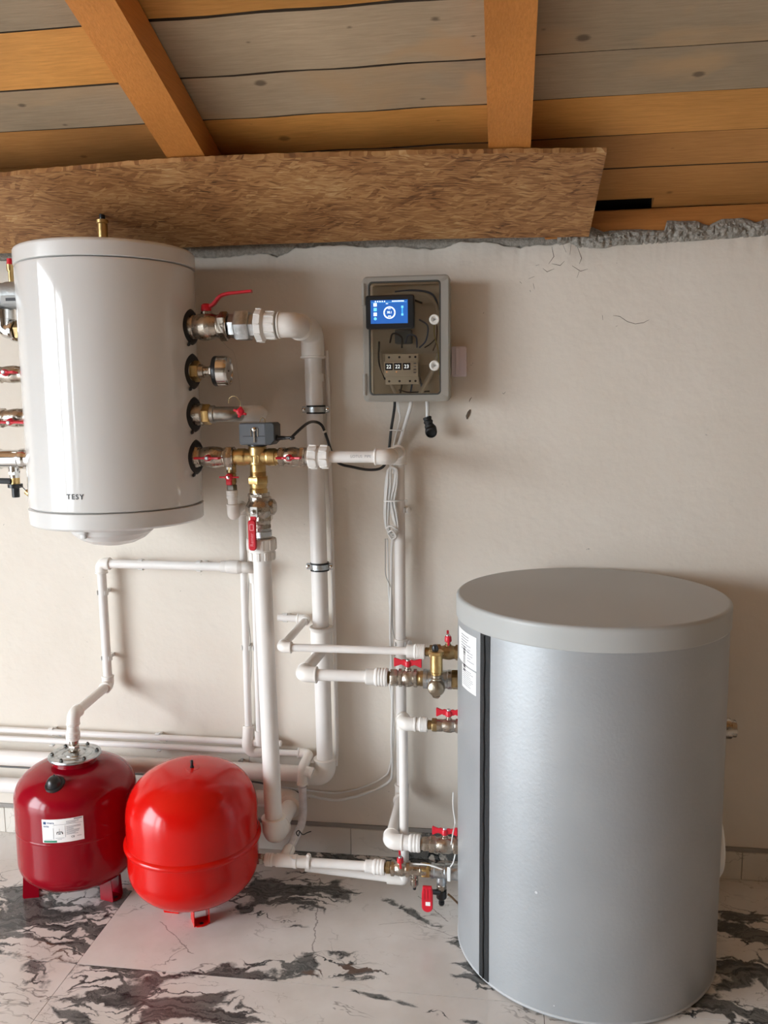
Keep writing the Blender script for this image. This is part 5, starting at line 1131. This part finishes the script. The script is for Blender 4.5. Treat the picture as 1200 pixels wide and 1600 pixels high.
for i in range(9): strip(.60, .60+rr.uniform(.15, .34), .66-i*.042, .018)
for i in range(3): strip(.60, .60+rr.uniform(.2, .35), .88-i*.04, .016)
strip(.78, .97, .93, .05); strip(.33, .54, .19); strip(.38, .48, .13); strip(.05, .25, .13); strip(.84, .94, .2, .02)
part('small_print', mb, INKG, lab, kind='stuff')
mb = MB()
strip(.43, .435, .46, .14); strip(.37, .50, .44, .03); strip(.36, .375, .36, .08); strip(.49, .51, .36, .08); strip(.40, .46, .36, .04)
part('pictogram', mb, INK, lab)

T2X, T2Y, T2R = -.871, -.368, .183
t2 = red_tank('expansion_tank', 'bright red expansion tank with a raised seam around its middle', T2X, T2Y, 0, tprof(T2R, .052, .165, .305, .443), RED2, {-58: .062, 178: .075, 62: .075}, seam=(.232, T2R+.006))
p, n_ = on_dome(T2X, T2Y, T2R, .305, .443, 300, 1199)
part('valve_dimple', MB().lathe(p-n_*.002, n_, [(0, .022), (.0026, .021), (.0030, .018), (.0022, .014), (.0022, 0)], 28), RED2, t2)
part('air_valve', MB().lathe(p, n_, [(0, .0055), (.004, .0055), (.004, .004), (.020, .004), (.022, .002)], 12), BLKP, t2, 'black air valve')
nx = T2X+T2R
part('side_nipple', hexring(MB().lathe((nx-.02, T4Y, z5), X, [(0, .012), (TX-.060-nx+.02, .012)], 18), (TX-.082, T4Y, z5), X, 0, .018, .0165), NICK, t2)

# ================================================================== CONTROL BOX
bxc = V((-.280, 0, 1.6215)); BW, BH, BD = .246, .349, .128
cb = thing('control_box', 'grey control box with a smoked window and touch screen on the wall', 'electrical box', (bxc.x, 0, bxc.z))
CBY = -BD
def frame(mb, ow, oh, orad, iw, ih, irad, y0, y1, icx=0, icz=0, bev=.003):
    O = rrect(ow, oh, orad, 6); I = [(x+icx, y+icz) for x, y in rrect(iw, ih, irad, 6)]; n = len(O); c = V((bxc.x, 0, bxc.z))
    def P3(l, y, ins=0): return [c+V((x*(1-ins*2/ow), y, z*(1-ins*2/oh))) for x, z in l]
    R = [P3(I, y1+.0), P3(O, y1, bev), P3(O, y1+bev), P3(O, y0), P3(I, y0)]
    b = len(mb.v)
    for r in R: mb.v += r
    for i in range(5):
        j = (i+1) % 5
        for k in range(n): mb.f.append((b+i*n+k, b+i*n+(k+1) % n, b+j*n+(k+1) % n, b+j*n+k))
    return mb
part('back_shell', frame(MB().box((bxc.x, -.0035, bxc.z), (BW-.012, .005, BH-.012)), BW-.008, BH-.008, .012, BW-.018, BH-.018, .008, -.001, -BD+.030, bev=.001), SHELL, cb)
wcx = -.000; WW, WH = .200, .312
lidp = part('lid_frame', frame(MB(), BW, BH, .014, WW, WH, .010, -BD+.031, -BD, icx=-.004, icz=.002, bev=.004), M('translucent_grey_lid', (.43, .41, .36), .25, coat=.3), cb)
part('window_gasket', frame(MB(), WW+.004, WH+.004, .011, WW-.004, WH-.004, .009, -BD+.006, -BD-.0006, bev=.0006), M('dark_gasket', (.05, .05, .045), .4), cb)
cb.children[-1].location.x += -.004; cb.children[-1].location.z += .002
part('smoked_window', MB().box((bxc.x-.004, -BD+.006, bxc.z+.002), (WW-.001, .003, WH-.001)), SMOKE, cb, 'smoked clear window')
hg = MB()
for zz in (.125, -.125): hg.cyl((bxc.x-BW/2+.006, -BD+.004, bxc.z+zz-.028), (bxc.x-BW/2+.006, -BD+.004, bxc.z+zz+.028), .0065, 14)
for zz in (.125, -.125):
    part('hinge', MB().cyl((bxc.x-BW/2+.004, -BD+.001, bxc.z+zz-.030), (bxc.x-BW/2+.004, -BD+.001, bxc.z+zz+.030), .006, 14).box((bxc.x-BW/2+.008, -BD+.004, bxc.z+zz), (.012, .010, .05), .002, 1), M('translucent_grey_lid', (.43, .41, .36), .25), cb)
part('side_latch', MB().box((bxc.x+BW/2-.004, -BD+.014, bxc.z+.012), (.010, .024, .085), .003), M('translucent_grey_lid', (.43, .41, .36), .25), cb)
part('mounting_plate', MB().box((bxc.x, -.020, bxc.z), (BW-.03, .003, BH-.03)).box((bxc.x+.0, -.035, bxc.z-.052), (BW-.035, .006, .035), .001, 1), M('inner_plate_grey', (.62, .58, .51), .6), cb)
wires = (M('blue_wire', (.06, .10, .2), .5), M('dark_wire', (.02, .02, .025), .5), M('grey_inner_wire', (.66, .63, .57), .5), M('brown_wire', (.1, .05, .03), .5), M('yellow_wire', (.42, .36, .12), .5))
def bp_(u, v, d): return V((bxc.x+u, -d, bxc.z+v))
for pts, r, m in (([(-.07, .13, .05), (.0, .135, .06), (.055, .125, .06), (.082, .09, .055), (.084, .03, .05)], .0045, 2), ([(-.04, .14, .05), (.02, .142, .055), (.07, .128, .055), (.088, .08, .05)], .003, 0), ([(-.08, .11, .06), (-.01, .12, .065), (.04, .105, .06)], .003, 1), ([(.03, -.02, .05), (.05, -.0, .06), (.055, .04, .06), (.03, .06, .05)], .0025, 0),
        ([(-.055, -.005, .06), (-.045, .02, .07), (-.02, .01, .07), (-.02, -.02, .06)], .0025, 1), ([(-.01, -.006, .06), (.0, .015, .07), (.022, .01, .07), (.024, -.02, .06)], .0025, 0), ([(-.085, -.03, .05), (-.078, -.08, .055), (-.055, -.12, .06), (-.035, -.158, .06)], .005, 2), ([(.086, -.04, .05), (.07, -.085, .06), (.045, -.13, .065), (.030, -.158, .06)], .007, 2),
        ([(-.025, -.10, .06), (-.022, -.125, .06), (-.026, -.15, .06)], .0025, 1), ([(.012, -.10, .06), (.010, -.12, .065), (.004, -.15, .06)], .0025, 0), ([(.028, -.10, .06), (.036, -.125, .06), (.038, -.152, .06)], .003, 0), ([(.078, .07, .06), (.074, .02, .065), (.085, -.03, .06), (.088, -.10, .06)], .0015, 4), ([(.082, .06, .05), (.080, .0, .06), (.07, -.03, .06)], .002, 3), ([(-.088, .0, .05), (-.088, -.06, .055), (-.07, -.11, .055)], .003, 1), ([(-.03, -.14, .06), (.0, -.148, .062), (.06, -.145, .06)], .002, 1), ([(.045, -.02, .05), (.062, -.01, .055), (.078, .005, .055)], .0018, 1)):
    part('wire', MB().tube(smooth([bp_(*q) for q in pts], 6), r, 8), wires[m], cb)
part('terminal_block', MB().box(bp_(-.016, .012, .045), (.05, .03, .04), .003, 1), M('blue_grey_relay', (.10, .13, .17), .4), cb)
# lock knobs
for zz in (.052, -.075):
    c = bp_(.080, zz, BD+.000); k = part('lid_lock', MB().lathe(c, -Y, [(-.004, .014), (.002, .0145), (.004, .0125), (.004, .0085), (.0015, .008), (.0015, 0)], 28), M('cream_knob', (.72, .70, .66), .35), cb, 'round white lid lock')
    part('lock_triangle', MB().extr([(-.0035, -.0048), (.0052, 0), (-.0035, .0048)], c+V((0, -.0016, 0)), X, Z, -Y, .002), M('grey_knob_mark', (.25, .24, .22), .4), k)
# phase meter on a rail
mcx, mcz = bp_(-.018, -.082, 0).x, bp_(0, -.082, 0).z
pm = part('phase_meter', MB().box((mcx, -.074, mcz), (.098, .06, .044), .002).box((mcx+.001, -.062, mcz), (.096, .055, .086), .0015), M('cream_meter_plastic', (.80, .75, .66), .45), cb)
for i, tx_ in enumerate(('22', '22', '23')):
    wx = mcx-.0345+.0255*i
    part('display', MB().box((wx, -.1045, mcz+.007), (.0215, .002, .0195), .0004, 1), NAVY, pm)
    text('display_digits', tx_, .0145, (wx-.0003, -.1059, mcz+.0066), X, Z, DIGIT, pm)
for i in range(4): part('meter_button', MB().box((mcx+.040, -.1045, mcz+.015-.0085*i), (.0075, .003, .004), .0006, 1), INKG, pm)
for i in range(2): part('phase_led', MB().lathe((mcx-.041+.028*i, -.104, mcz-.008), -Y, [(0, .0016), (.0012, .0012), (.0014, 0)], 10), LEDO, pm)
for zz in (.034, -.034):
    for xx in (-.036, -.006, .024, .040): part('terminal_screw', MB().lathe((mcx+xx, -.0897, mcz+zz), -Y, [(0, .0034), (.0006, .0034), (.0006, 0)], 10), INK, pm)
# touch screen on the lid
tcx, tcz = bp_(-.042, .070, 0).x, bp_(0, .0735, 0).z
ts = thing('touch_screen', 'black framed touch screen with a lit blue page on the control box', 'screen', (tcx, -BD-.001, tcz))
part('screen_case', MB().extr(rrect(.136, .092, .006), (tcx, -BD-.0012, tcz), X, Z, -Y, .022, .003), BLKP, ts)
sy_ = -BD-.0236
dsp = part('display', MB().box((tcx-.002, sy_, tcz+.0005), (.104, .0012, .064)), SCREEN, ts, 'lit blue display')
def scr(name, mb, mat): return part(name, mb, mat, dsp)
yy = sy_-.0012
ring = []
mb = MB().lathe((tcx-.001, yy+.0004, tcz-.002), -Y, [(0, .0135), (0, .0168), (.0005, .0168), (.0005, .0135)], 40, cap=False)
scr('ring', mb, SCRW)
for (u, v, w, h, m) in ((-.041, .020, .009, .009, SCRW), (-.041, .007, .009, .009, SCRC), (-.041, -.006, .009, .009, SCRW), (.035, .013, .006, .006, SCRC), (.035, -.008, .006, .006, SCRC)): scr('icon', MB().box((tcx+u, yy, tcz+v), (w, .0006, h)), m)
scr('icon', MB().lathe((tcx-.041, yy+.0004, tcz-.018), -Y, [(0, .0042), (.0006, .0042), (.0006, 0)], 18), SCRC)
scr('slider', MB().box((tcx+.035, yy, tcz+.0025), (.0045, .0004, .020)), M('slider_blue', (.02, .2, .5), .3, emit=((.06, .38, .75), .9)))
scr('status_line', MB().box((tcx-.002, yy, tcz+.0262), (.098, .0004, .0006)), SCRC)
text('screen_lettering', '30.1', .0085, (tcx-.001, yy-.0002, tcz-.0015), X, Z, SCRW, dsp, bold=True)
text('screen_lettering', '• ▪ ° •', .006, (tcx-.040, yy-.0002, tcz+.0285), X, Z, SCRW, dsp, 'LEFT')
mb = MB()
for i in range(8): mb.box((tcx+.008+i*.0043, yy, tcz+.0288), (.0032, .0005, .0026))
for i in range(5): mb.box((tcx-.040+i*.0064, yy, tcz+.0288), (.003, .0005, .003))
for i in range(3): mb.box((tcx-.010+i*.0022, yy, tcz+.0225), (.0016, .0005, .002))
mb.box((tcx-.0015, yy, tcz+.0085), (.008, .0005, .0015)); mb.box((tcx-.001, yy, tcz-.0115), (.008, .0005, .0022))
part('small_print', mb, SCRW, dsp, kind='stuff')
# junction box beside it
jx = (at(707, 560, -.02).x+at(728, 560, -.02).x)/2; jz = at(717, 565, -.03).z
jb = thing('junction_box', 'small lilac white box on the wall at the right of the control box', 'electrical box', (jx, 0, jz))
jw = at(728, 560, -.03).x-at(705, 560, -.03).x
part('box_body', MB().box((jx, -.022, jz), (jw, .044, .086), .004), LILAC, jb)
part('cover_ridge', MB().box((jx-.003, -.0455, jz), (.012, .004, .078), .0015, 1), LILAC, jb)
# tilt everything slightly, as it hangs
for o in (cb, ts): pass

# ================================================================== CABLES
def cable(label, pts, r, mat, loc=None, n=8, group=None, seg=8):
    o = single('cable', MB().tube(smooth(pts, n), r, seg), mat, label, 'cable', loc or pts[0], group); return o
gl = aC+V((aw/2+.024, -.014, -.012))
cable('black cable looping from the grey actuator over the thickest pipe to the control box', [gl, gl+V((.025, -.004, .001)), at(455, 684, -.30), at(478, 663, -.22), at(491, 659, -.13), at(503, 665, -.105), at(511, 685, -.10), at(519, 708, -.07), at(530, 724, -.030), at(552, 730, -.02), at(575, 734, -.02), at(594, 732, -.02), at(603, 722, -.02), at(608, 700, -.02), at(611, 672, -.03), at(616, 640, -.05), at(617, 625, -.06)], .0042, BLKP, seg=12)
cable('thick white cord slanting from the control box down to the corner of the pipe', [at(643, 622, -.06), at(641, 636, -.06), at(634, 660, -.045), at(627, 684, -.03), at(622, 700, -.022), at(616, 740, -.018)], .0058, CABW, seg=12)
cable('thin white wire left of the slanting white cord under the control box', [at(619, 622, -.06), at(622, 640, -.06), at(625, 652, -.05), at(620, 676, -.03), at(614, 700, -.02), at(612, 730, -.02)], .0022, CABW)
cable('second thin white wire beside the black cable under the control box', [at(622, 622, -.072), at(624, 642, -.068), at(625, 655, -.058), at(619, 678, -.036), at(614, 702, -.022), at(608, 735, -.018)], .0020, CABW)
tie = thing('cable_tie', 'white cable tie around the cables under the control box', 'cable tie', at(619, 671, -.035))
part('tie_band', MB().tube([at(609, 672, -.045), at(618, 672, -.052), at(628, 673, -.050)], .0018, 6).tube([at(609, 672, -.045), at(609, 672, -.022), at(628, 673, -.022), at(628, 673, -.050)], .0016, 6), WHITEP, tie)
# plug on a short cord
pg = thing('cable_plug', 'black rubber plug on a short white cord hanging below the control box', 'plug', at(671, 664, -.06))
pa_, pb_ = at(668, 655, -.062), at(672.5, 671, -.066)
part('cord', MB().tube(smooth([at(667, 622, -.06), at(668, 636, -.06), pa_+V((0, .001, 0))], 8), .0058, 12), CABW, pg, 'short white cord')
pd = (pb_-pa_).normalized()
part('plug_grip', MB().lathe(pa_-pd*.006, pd, [(0, .009), (0, .0125), (.004, .013), (.006, .0115), (.010, .0115), (.012, .0135), (.016, .0135), (.018, .012), (.022, .012), (.024, .014), (.030, .0145)], 24), BLK, pg)
nd_ = V((.10, -.85, -.45)).normalized()
part('plug_head', MB().lathe(pb_+V((0, .016, .004)), nd_, [(0, .013), (.004, .0165), (.024, .0175), (.030, .0165), (.032, .0135), (.026, .012), (.024, .0)], 30), BLK, pg)
# long white conduit beside the thickest pipe
cnd = thing('white_conduit', 'slim white conduit running down the wall behind the right edge of the thickest pipe', 'conduit', (AX+.03, -.012, .30))
cp = [at(510, 548, -.016), at(511.5, 580, -.015), at(513, 620, -.014), at(513.5, 660, -.014), at(514, 690, -.012), at(517, 780, -.011), at(520, 900, -.010), at(524, 1060, -.010), at(526, 1150, -.010), at(525, 1196, -.010)]
part('conduit_tube', MB().tube(smooth(cp, 8), .0062, 14), PPR, cnd)
tie2 = thing('cable_tie', 'white cable tie on the black cable in front of the thickest pipe', 'cable tie', at(508, 677, -.108))
part('tie_band', MB().lathe(at(507, 675, -.103), V((.45, 0, -.9)), [(-.003, .0055), (-.003, .0068), (.003, .0068), (.003, .0055)], 14), WHITEP, tie2)
# coil of spare white wire hanging on the second wall pipe
coil = thing('cable_coil', 'bundled coil of spare white wire hanging on the wall pipe below the control box', 'cable', at(612, 785, -.075))
rr = random.Random(4)
for k in range(7):
    o = (k-3)*1.9
    P_ = lambda x, y, d: at(x, y, -.078-d-.004*(k % 3))
    loop = [P_(612+o*.35, 728+abs(o)*.5, .0), P_(619+o*.25, 735, .002), P_(618+o*.55, 757, .002), P_(611+o*.85+2, 782, .004), P_(617+o*.75, 806, .002), P_(620+o*.4, 826, .002), P_(614+o*.3, 838+rr.uniform(-5, 5), .0), P_(606+o*.4, 829+rr.uniform(-4, 4), .0), P_(604+o*.6, 806, .0), P_(605+o*.7, 782, .004), P_(607+o*.8, 756, .0), P_(608+o*.45, 735, .0)]
    pts = smooth(loop+[loop[0]], 5)[:-1]
    part('wire_loop', MB().tube(pts, .0023, 7, closed=True), CABW, coil)
part('band_knot', MB().tube(smooth([at(603, 826, -.085), at(610, 822, -.094), at(619, 826, -.092), at(623, 830, -.08)], 5), .0030, 7).tube(smooth([at(606, 833, -.092), at(613, 829, -.097), at(619, 838, -.092), at(612, 842, -.09), at(606, 833, -.092)], 5), .0026, 7), CABW, coil)
for (yp, lab) in ((783, 'white cable tie around the middle of the wire coil'), ):
    tt = thing('cable_tie', lab, 'cable tie', at(613, yp, -.09))
    part('tie_band', MB().tube(smooth([at(600, yp, -.085), at(606, yp, -.095), at(616, yp, -.097), at(626, yp-1, -.085), at(632, yp-1, -.06)], 5), .0022, 6), WHITEP, tt)
    part('tie_head', MB().box(at(634, yp-1, -.062), (.008, .006, .007), .001, 1), WHITEP, tt)
# wires going down the second wall pipe and away along the wall to the left
zz_ = lambda x, y, d=-.034: at(x, y, d)
cable('white cable down beside the second wall pipe, curving left above the baseboard', [zz_(614, 840, -.08), zz_(612, 860, -.04), zz_(611, 920), zz_(610, 990), zz_(613, 1060), zz_(613, 1110), zz_(612, 1160), zz_(613, 1205, -.024), zz_(609, 1220, -.018), zz_(590, 1232, -.012), zz_(560, 1243, -.012), zz_(530, 1250, -.012), zz_(505, 1248, -.012), zz_(480, 1243, -.012), zz_(440, 1240, -.012)], .0042, CABW, group=None)
cable('thinner white cable curving left just above the other one, above the baseboard', [zz_(605, 842, -.07), zz_(606, 870, -.03), zz_(608, 930, -.012), zz_(613, 1000, -.012), zz_(609, 1060, -.012), zz_(615, 1120, -.012), zz_(614, 1165, -.010), zz_(608, 1203, -.006), zz_(598, 1215, -.005), zz_(575, 1227, -.005), zz_(545, 1236, -.005), zz_(520, 1239, -.005), zz_(490, 1236, -.005), zz_(440, 1230, -.005)], .0028, CABW)
cable('very thin grey wire bowing out left of the second wall pipe', [zz_(602, 842, -.07), zz_(602, 858, -.05), zz_(602, 880, -.05), zz_(603, 900, -.05), zz_(612, 925), zz_(613, 975), zz_(617, 1000, -.045)], .0013, M('grey_wire', (.35, .34, .33), .5))
cable('thin grey wire hanging between the two thin upright pipes', [at(392, y_, -.013)+V((dx_, 0, 0)) for y_, dx_ in ((868, 0), (890, -.002), (905, -.006), (960, -.008), (1000, -.001), (1040, .001), (1090, -.003), (1140, -.006), (1165, -.004), (1195, -.006))], .0012, M('grey_wire', (.35, .34, .33), .5))
cable('dark cable lying along the wall between the two thick low pipes', [(LEFT_X+.02, -.010, .236), (-1.5, -.010, .235), (-1.1, -.010, .232), (-.8, -.010, .229), at(440, 1236, -.012), at(452, 1234, -.012), at(470, 1240, -.012), at(480, 1243, -.012)], .0032, M('dark_grey_cable', (.10, .095, .09), .5))
cable('thin white sensor wire at the left edge of the grey tank above the fourth port', [at(708, 1238, -.335), at(708, 1262, -.335), at(711, 1285, -.335), at(708, 1300, -.36), at(705, 1320, -.375)], .0016, CABW)
cable('white wire sagging over the lowest port fittings to a white tag', [at(634, 1350, -.325), at(650, 1350, -.345), at(672, 1352, -.350), at(690, 1358, -.352), at(700, 1361, -.352)], .0025, CABW)
cable('thin white wire rising from the white tag behind the grey tank edge', [at(703, 1356, -.355), at(708, 1348, -.352), at(711, 1336, -.345), at(713, 1325, -.335)], .0020, CABW)
tgp = at(701.5, 1366, -.366)
single('cable_tag', MB().box(tgp, (.0095, .004, .042), .0015, 1), WHITEP, 'white plastic strap at the end of the sagging white wire', 'tag', tgp)
cable('brown cord end poking out behind the hose tap', [at(700, 1397, -.345), at(706, 1402, -.345), at(711, 1407, -.342), at(716, 1412, -.33)], .0030, M('brown_cord', (.16, .09, .04), .5))
cable('black zip tie tail with a loop on the wrapped drop pipe', [at(468, 1300, -.27), at(466, 1306, -.285), at(463, 1301, -.288), at(467, 1298, -.28), at(473, 1304, -.27), at(480, 1301, -.25), at(486, 1299, -.24)], .0016, BLKP)
cable('loose white wire stuck to the wrapped drop pipe', [at(466, 1300, -.275), at(462, 1312, -.29), at(456, 1326, -.315), at(453, 1336, -.335), at(456, 1342, -.362), at(462, 1343, -.362)], .0018, CABW)
cable('pale thread dangling from the upper heater fittings to the actuator', [at(345, 530, -.26), at(355, 542, -.2), at(366, 552, -.16), at(371, 580, -.15), at(374, 600, -.15), at(378, 625, -.2), at(383, 640, -.26)], .0005, M('pale_thread', (.5, .45, .38), .6), seg=5)

# ================================================================== CLIPS
G1 = 'plastic clips on the wall pipes'
cz = lambda px, py, d: at(px, py, d)
clip('white clip on the pipe under the heater, left one of the horizontal pair', (cz(222, 880, -.045).x, -.052, zup), X, .014, G1)
clip('white clip on the pipe under the heater, right one of the horizontal pair', (cz(312, 882, -.06).x, -.064, zup+.001), X, .014, G1)
clip('white clip on the upright part of the dark red tank pipe, upper', (-1.268, -.045, cz(164, 926, -.045).z), Z, .014, G1)
clip('white clip on the upright part of the dark red tank pipe, lower', (-1.2665, -.045, cz(168, 1028, -.045).z), Z, .014, G1)
clip('white clip on the thin drop pipe left of the thick front pipe', (PAX+.001, PAY, cz(388, 1012, PAY).z), Z, .0115, G1)
clip('white clip on the thin pipe tight against the thick front pipe', (PBX, PBY, cz(398, 1012, PBY).z), Z, .0115, G1)
for px, w in ((80, 'above the dark red tank'), (246, 'left of the bright red tank top')):
    xx = cz(px, 1140, -.03).x
    clip('white clip on the upper thin low pipe '+w, (xx, -.030, .384-.0095*(xx-LEFT_X)/3.3), X, .0098, G1)
    clip('white clip on the lower thin low pipe '+w, (xx, -.030, .350-.014*(xx-LEFT_X)/3.4), X, .0098, G1)
    s = single('wall_screw', hexring(MB().lathe((xx+.022, .003, .360), -Y, [(0, .003), (.014, .003)], 10), (xx+.022, -.009, .360), -Y, 0, .005, .0075), ZINC, 'steel screw head beside the thin low pipe clips '+w, 'screw', (xx+.022, 0, .360), 'wall screws')
clip('white clip on the thin wall pipe right of the thick front pipe', (cz(446, 967, -.036).x, -.036, zc1+.0035), X, .0108, G1)
for yp, w in ((797, 'beside the wire coil'), (1005, 'just above the thin port pipe')):
    zc_ = cz(630, yp, BYY).z
    clip('white clip with screw knob on the second wall pipe, '+w, (BXX, BYY, zc_), Z, .0162, G1)
    kb = cz(638, yp, -.03)
    single('screw_knob', MB().lathe((BXX+.024, BYY+.002, zc_), V((.75, -.66, 0)), [(-.012, .005), (0, .006), (.002, .0095), (.006, .0095), (.008, .006), (.008, 0)], 18), WHITEP, 'round white screw knob on the second wall pipe, '+w, 'knob', (BXX+.024, BYY, zc_))
sx_ = at(376, 1190, -.02)
single('wall_screw', hexring(MB().lathe((sx_.x, .003, sx_.z), -Y, [(0, .004), (.022, .004)], 10), (sx_.x, -.016, sx_.z), -Y, 0, .007, .0085), ZINC, 'steel screw head above the thick low pipe, behind the bright red tank', 'screw', (sx_.x, 0, sx_.z), 'wall screws')

# ================================================================== FITTINGS ON THE HEATER'S LEFT SIDE (cut by the frame)
xl = BX-BR; LF = FY
def zl_(py): return at(15, py, LF).z
zA = zl_(462); tA = thing('pipe_fitting', 'rough grey cast fitting with a small plate at the left edge beside the heater', 'fitting', (xl-.08, LF, zA))
part('cast_body', MB().lathe((xl-.32, LF, zA), X, [(0, .020), (0, .035), (.25, .035), (.262, .038), (.30, .038), (.325, .036), (.345, .030)], 28), M('rough_cast_zinc', (.42, .43, .43), .55, .8, bump=(55, .8)), tA)
ppx = at(12, 468, LF-.037)
part('name_plate', MB().box((ppx.x+.006, LF-.0375, ppx.z), (.052, .002, .022), .0006, 1), M('plate_grey', (.36, .36, .35), .5), tA)
part('plate_print', MB().box((ppx.x+.010, LF-.0390, ppx.z), (.03, .0008, .008)), INK, tA, kind='stuff')
zB = zl_(517); tB = thing('pipe_fitting', 'shiny steel elbow below the grey cast fitting at the left edge', 'fitting', (xl-.07, LF, zB))
eb = at(6, 495, LF).x
part('elbow', MB().tube(fillet([(eb, LF, zA-.036), (eb, LF, zB), (xl-.045, LF, zB)], .025, 8), .0225, 24).lathe((eb, LF, zA-.050), Z, [(-.014, .022), (-.014, .029), (.012, .029), (.014, .024)], 26), CHR, tB)
part('ring_collar', MB().lathe((xl-.052, LF, zB), X, [(0, .020), (0, .030), (.008, .032), (.012, .030), (.012, .020)], 28), CHR, tB)
part('ribbed_nut', hexring(MB().lathe((xl-.040, LF, zB), X, [(0, .018), (.055, .018)], 20), (xl-.038, LF, zB), X, 0, .034, .029, ph=.3), BRONZE, tB)
zC = zl_(585); ball_valve('ball valve with red handle, upper of two at the left edge beside the heater', (xl-.062, LF, zC), X, V((0, -1, .1)), .118, .024, hl=.034, hubh=.03)
zD = zl_(653); 
vD = ball_valve('ball valve with a red lever, lower of two at the left edge beside the heater', (xl-.055, LF, zD), X, V((0, -1, -.25)), .125, .026, 'lever', hw=(1, 0, 0), hubh=.032) if False else ball_valve('ball valve with red handle, lower of two at the left edge beside the heater', (xl-.055, LF, zD), X, V((0, -1, -.25)), .125, .026, hl=.05, hubh=.034)
zE = zl_(717); tE = thing('pipe_tee', 'steel tee with a drain tap below at the left edge beside the heater', 'fitting', (xl-.06, LF, zE))
part('tee_body', MB().lathe((xl-.30, LF, zE), X, [(0, .02), (0, .026), (.17, .026), (.172, .029), (.185, .029), (.187, .026), (.245, .0265), (.250, .030), (.262, .030), (.268, .026), (.305, .026)], 28), CHR, tE)
ex_ = at(22, 730, LF).x
part('branch', hexring(MB().lathe((ex_, LF, zE-.020), -Z, [(0, .016), (.018, .016), (.022, .014), (.034, .014)], 22), (ex_, LF, zE-.034), -Z, 0, .012, .017), CHR, tE)
tD = thing('drain_tap', 'brass drain tap with black cap and lever under the steel tee at left', 'tap', (ex_, LF, zE-.054))
part('tap_body', MB().lathe((ex_, LF, zE-.050), -Z, [(0, .011), (.003, .0135), (.022, .0135), (.026, .011)], 20), BRASS, tD)
part('tap_lever', MB().tube([(ex_-.006, LF-.010, zE-.063), (ex_-.030, LF-.016, zE-.062), (ex_-.12, LF-.020, zE-.060)], [.0085, .0085, .0065], 14), M('dark_grey_plastic', (.045, .05, .055), .4), tD)
part('black_cap', MB().lathe((ex_, LF, zE-.072), -Z, [(0, .012), (0, .0205), (.010, .0205), (.012, .011), (.038, .0105), (.039, .008), (.039, 0)], 24), BLKP, tD, 'black cap')
part('retainer_cord', MB().tube(smooth([(ex_+.016, LF-.01, zE-.076), (ex_+.032, LF-.016, zE-.080), (ex_+.045, LF-.018, zE-.092)], 5), .0014, 6), BLKP, tD)
part('brass_end_cap', MB().lathe((ex_+.044, LF-.018, zE-.090), V((.8, -.1, -.6)), [(0, .006), (.002, .0095), (.014, .0095), (.015, 0)], 18), BRASS, tD)
zF = at(17, 425, LF).z; fxp = at(17, 430, LF).x
tF = thing('vent_valve', 'slim brass vent with red cap above the grey cast fitting at the left edge', 'valve', (fxp, LF, zA+.036))
part('vent_stem', MB().lathe((fxp, LF, zA+.034), Z, [(0, .007), (zF-zA-.034, .007), (zF-zA-.030, .010), (zF-zA-.014, .010)], 14), BRASS, tF)
part('red_cap', MB().lathe((fxp, LF, zF+.016), Z, [(0, .008), (.002, .0095), (.02, .008), (.021, 0)], 14), REDP, tF, 'red cap')
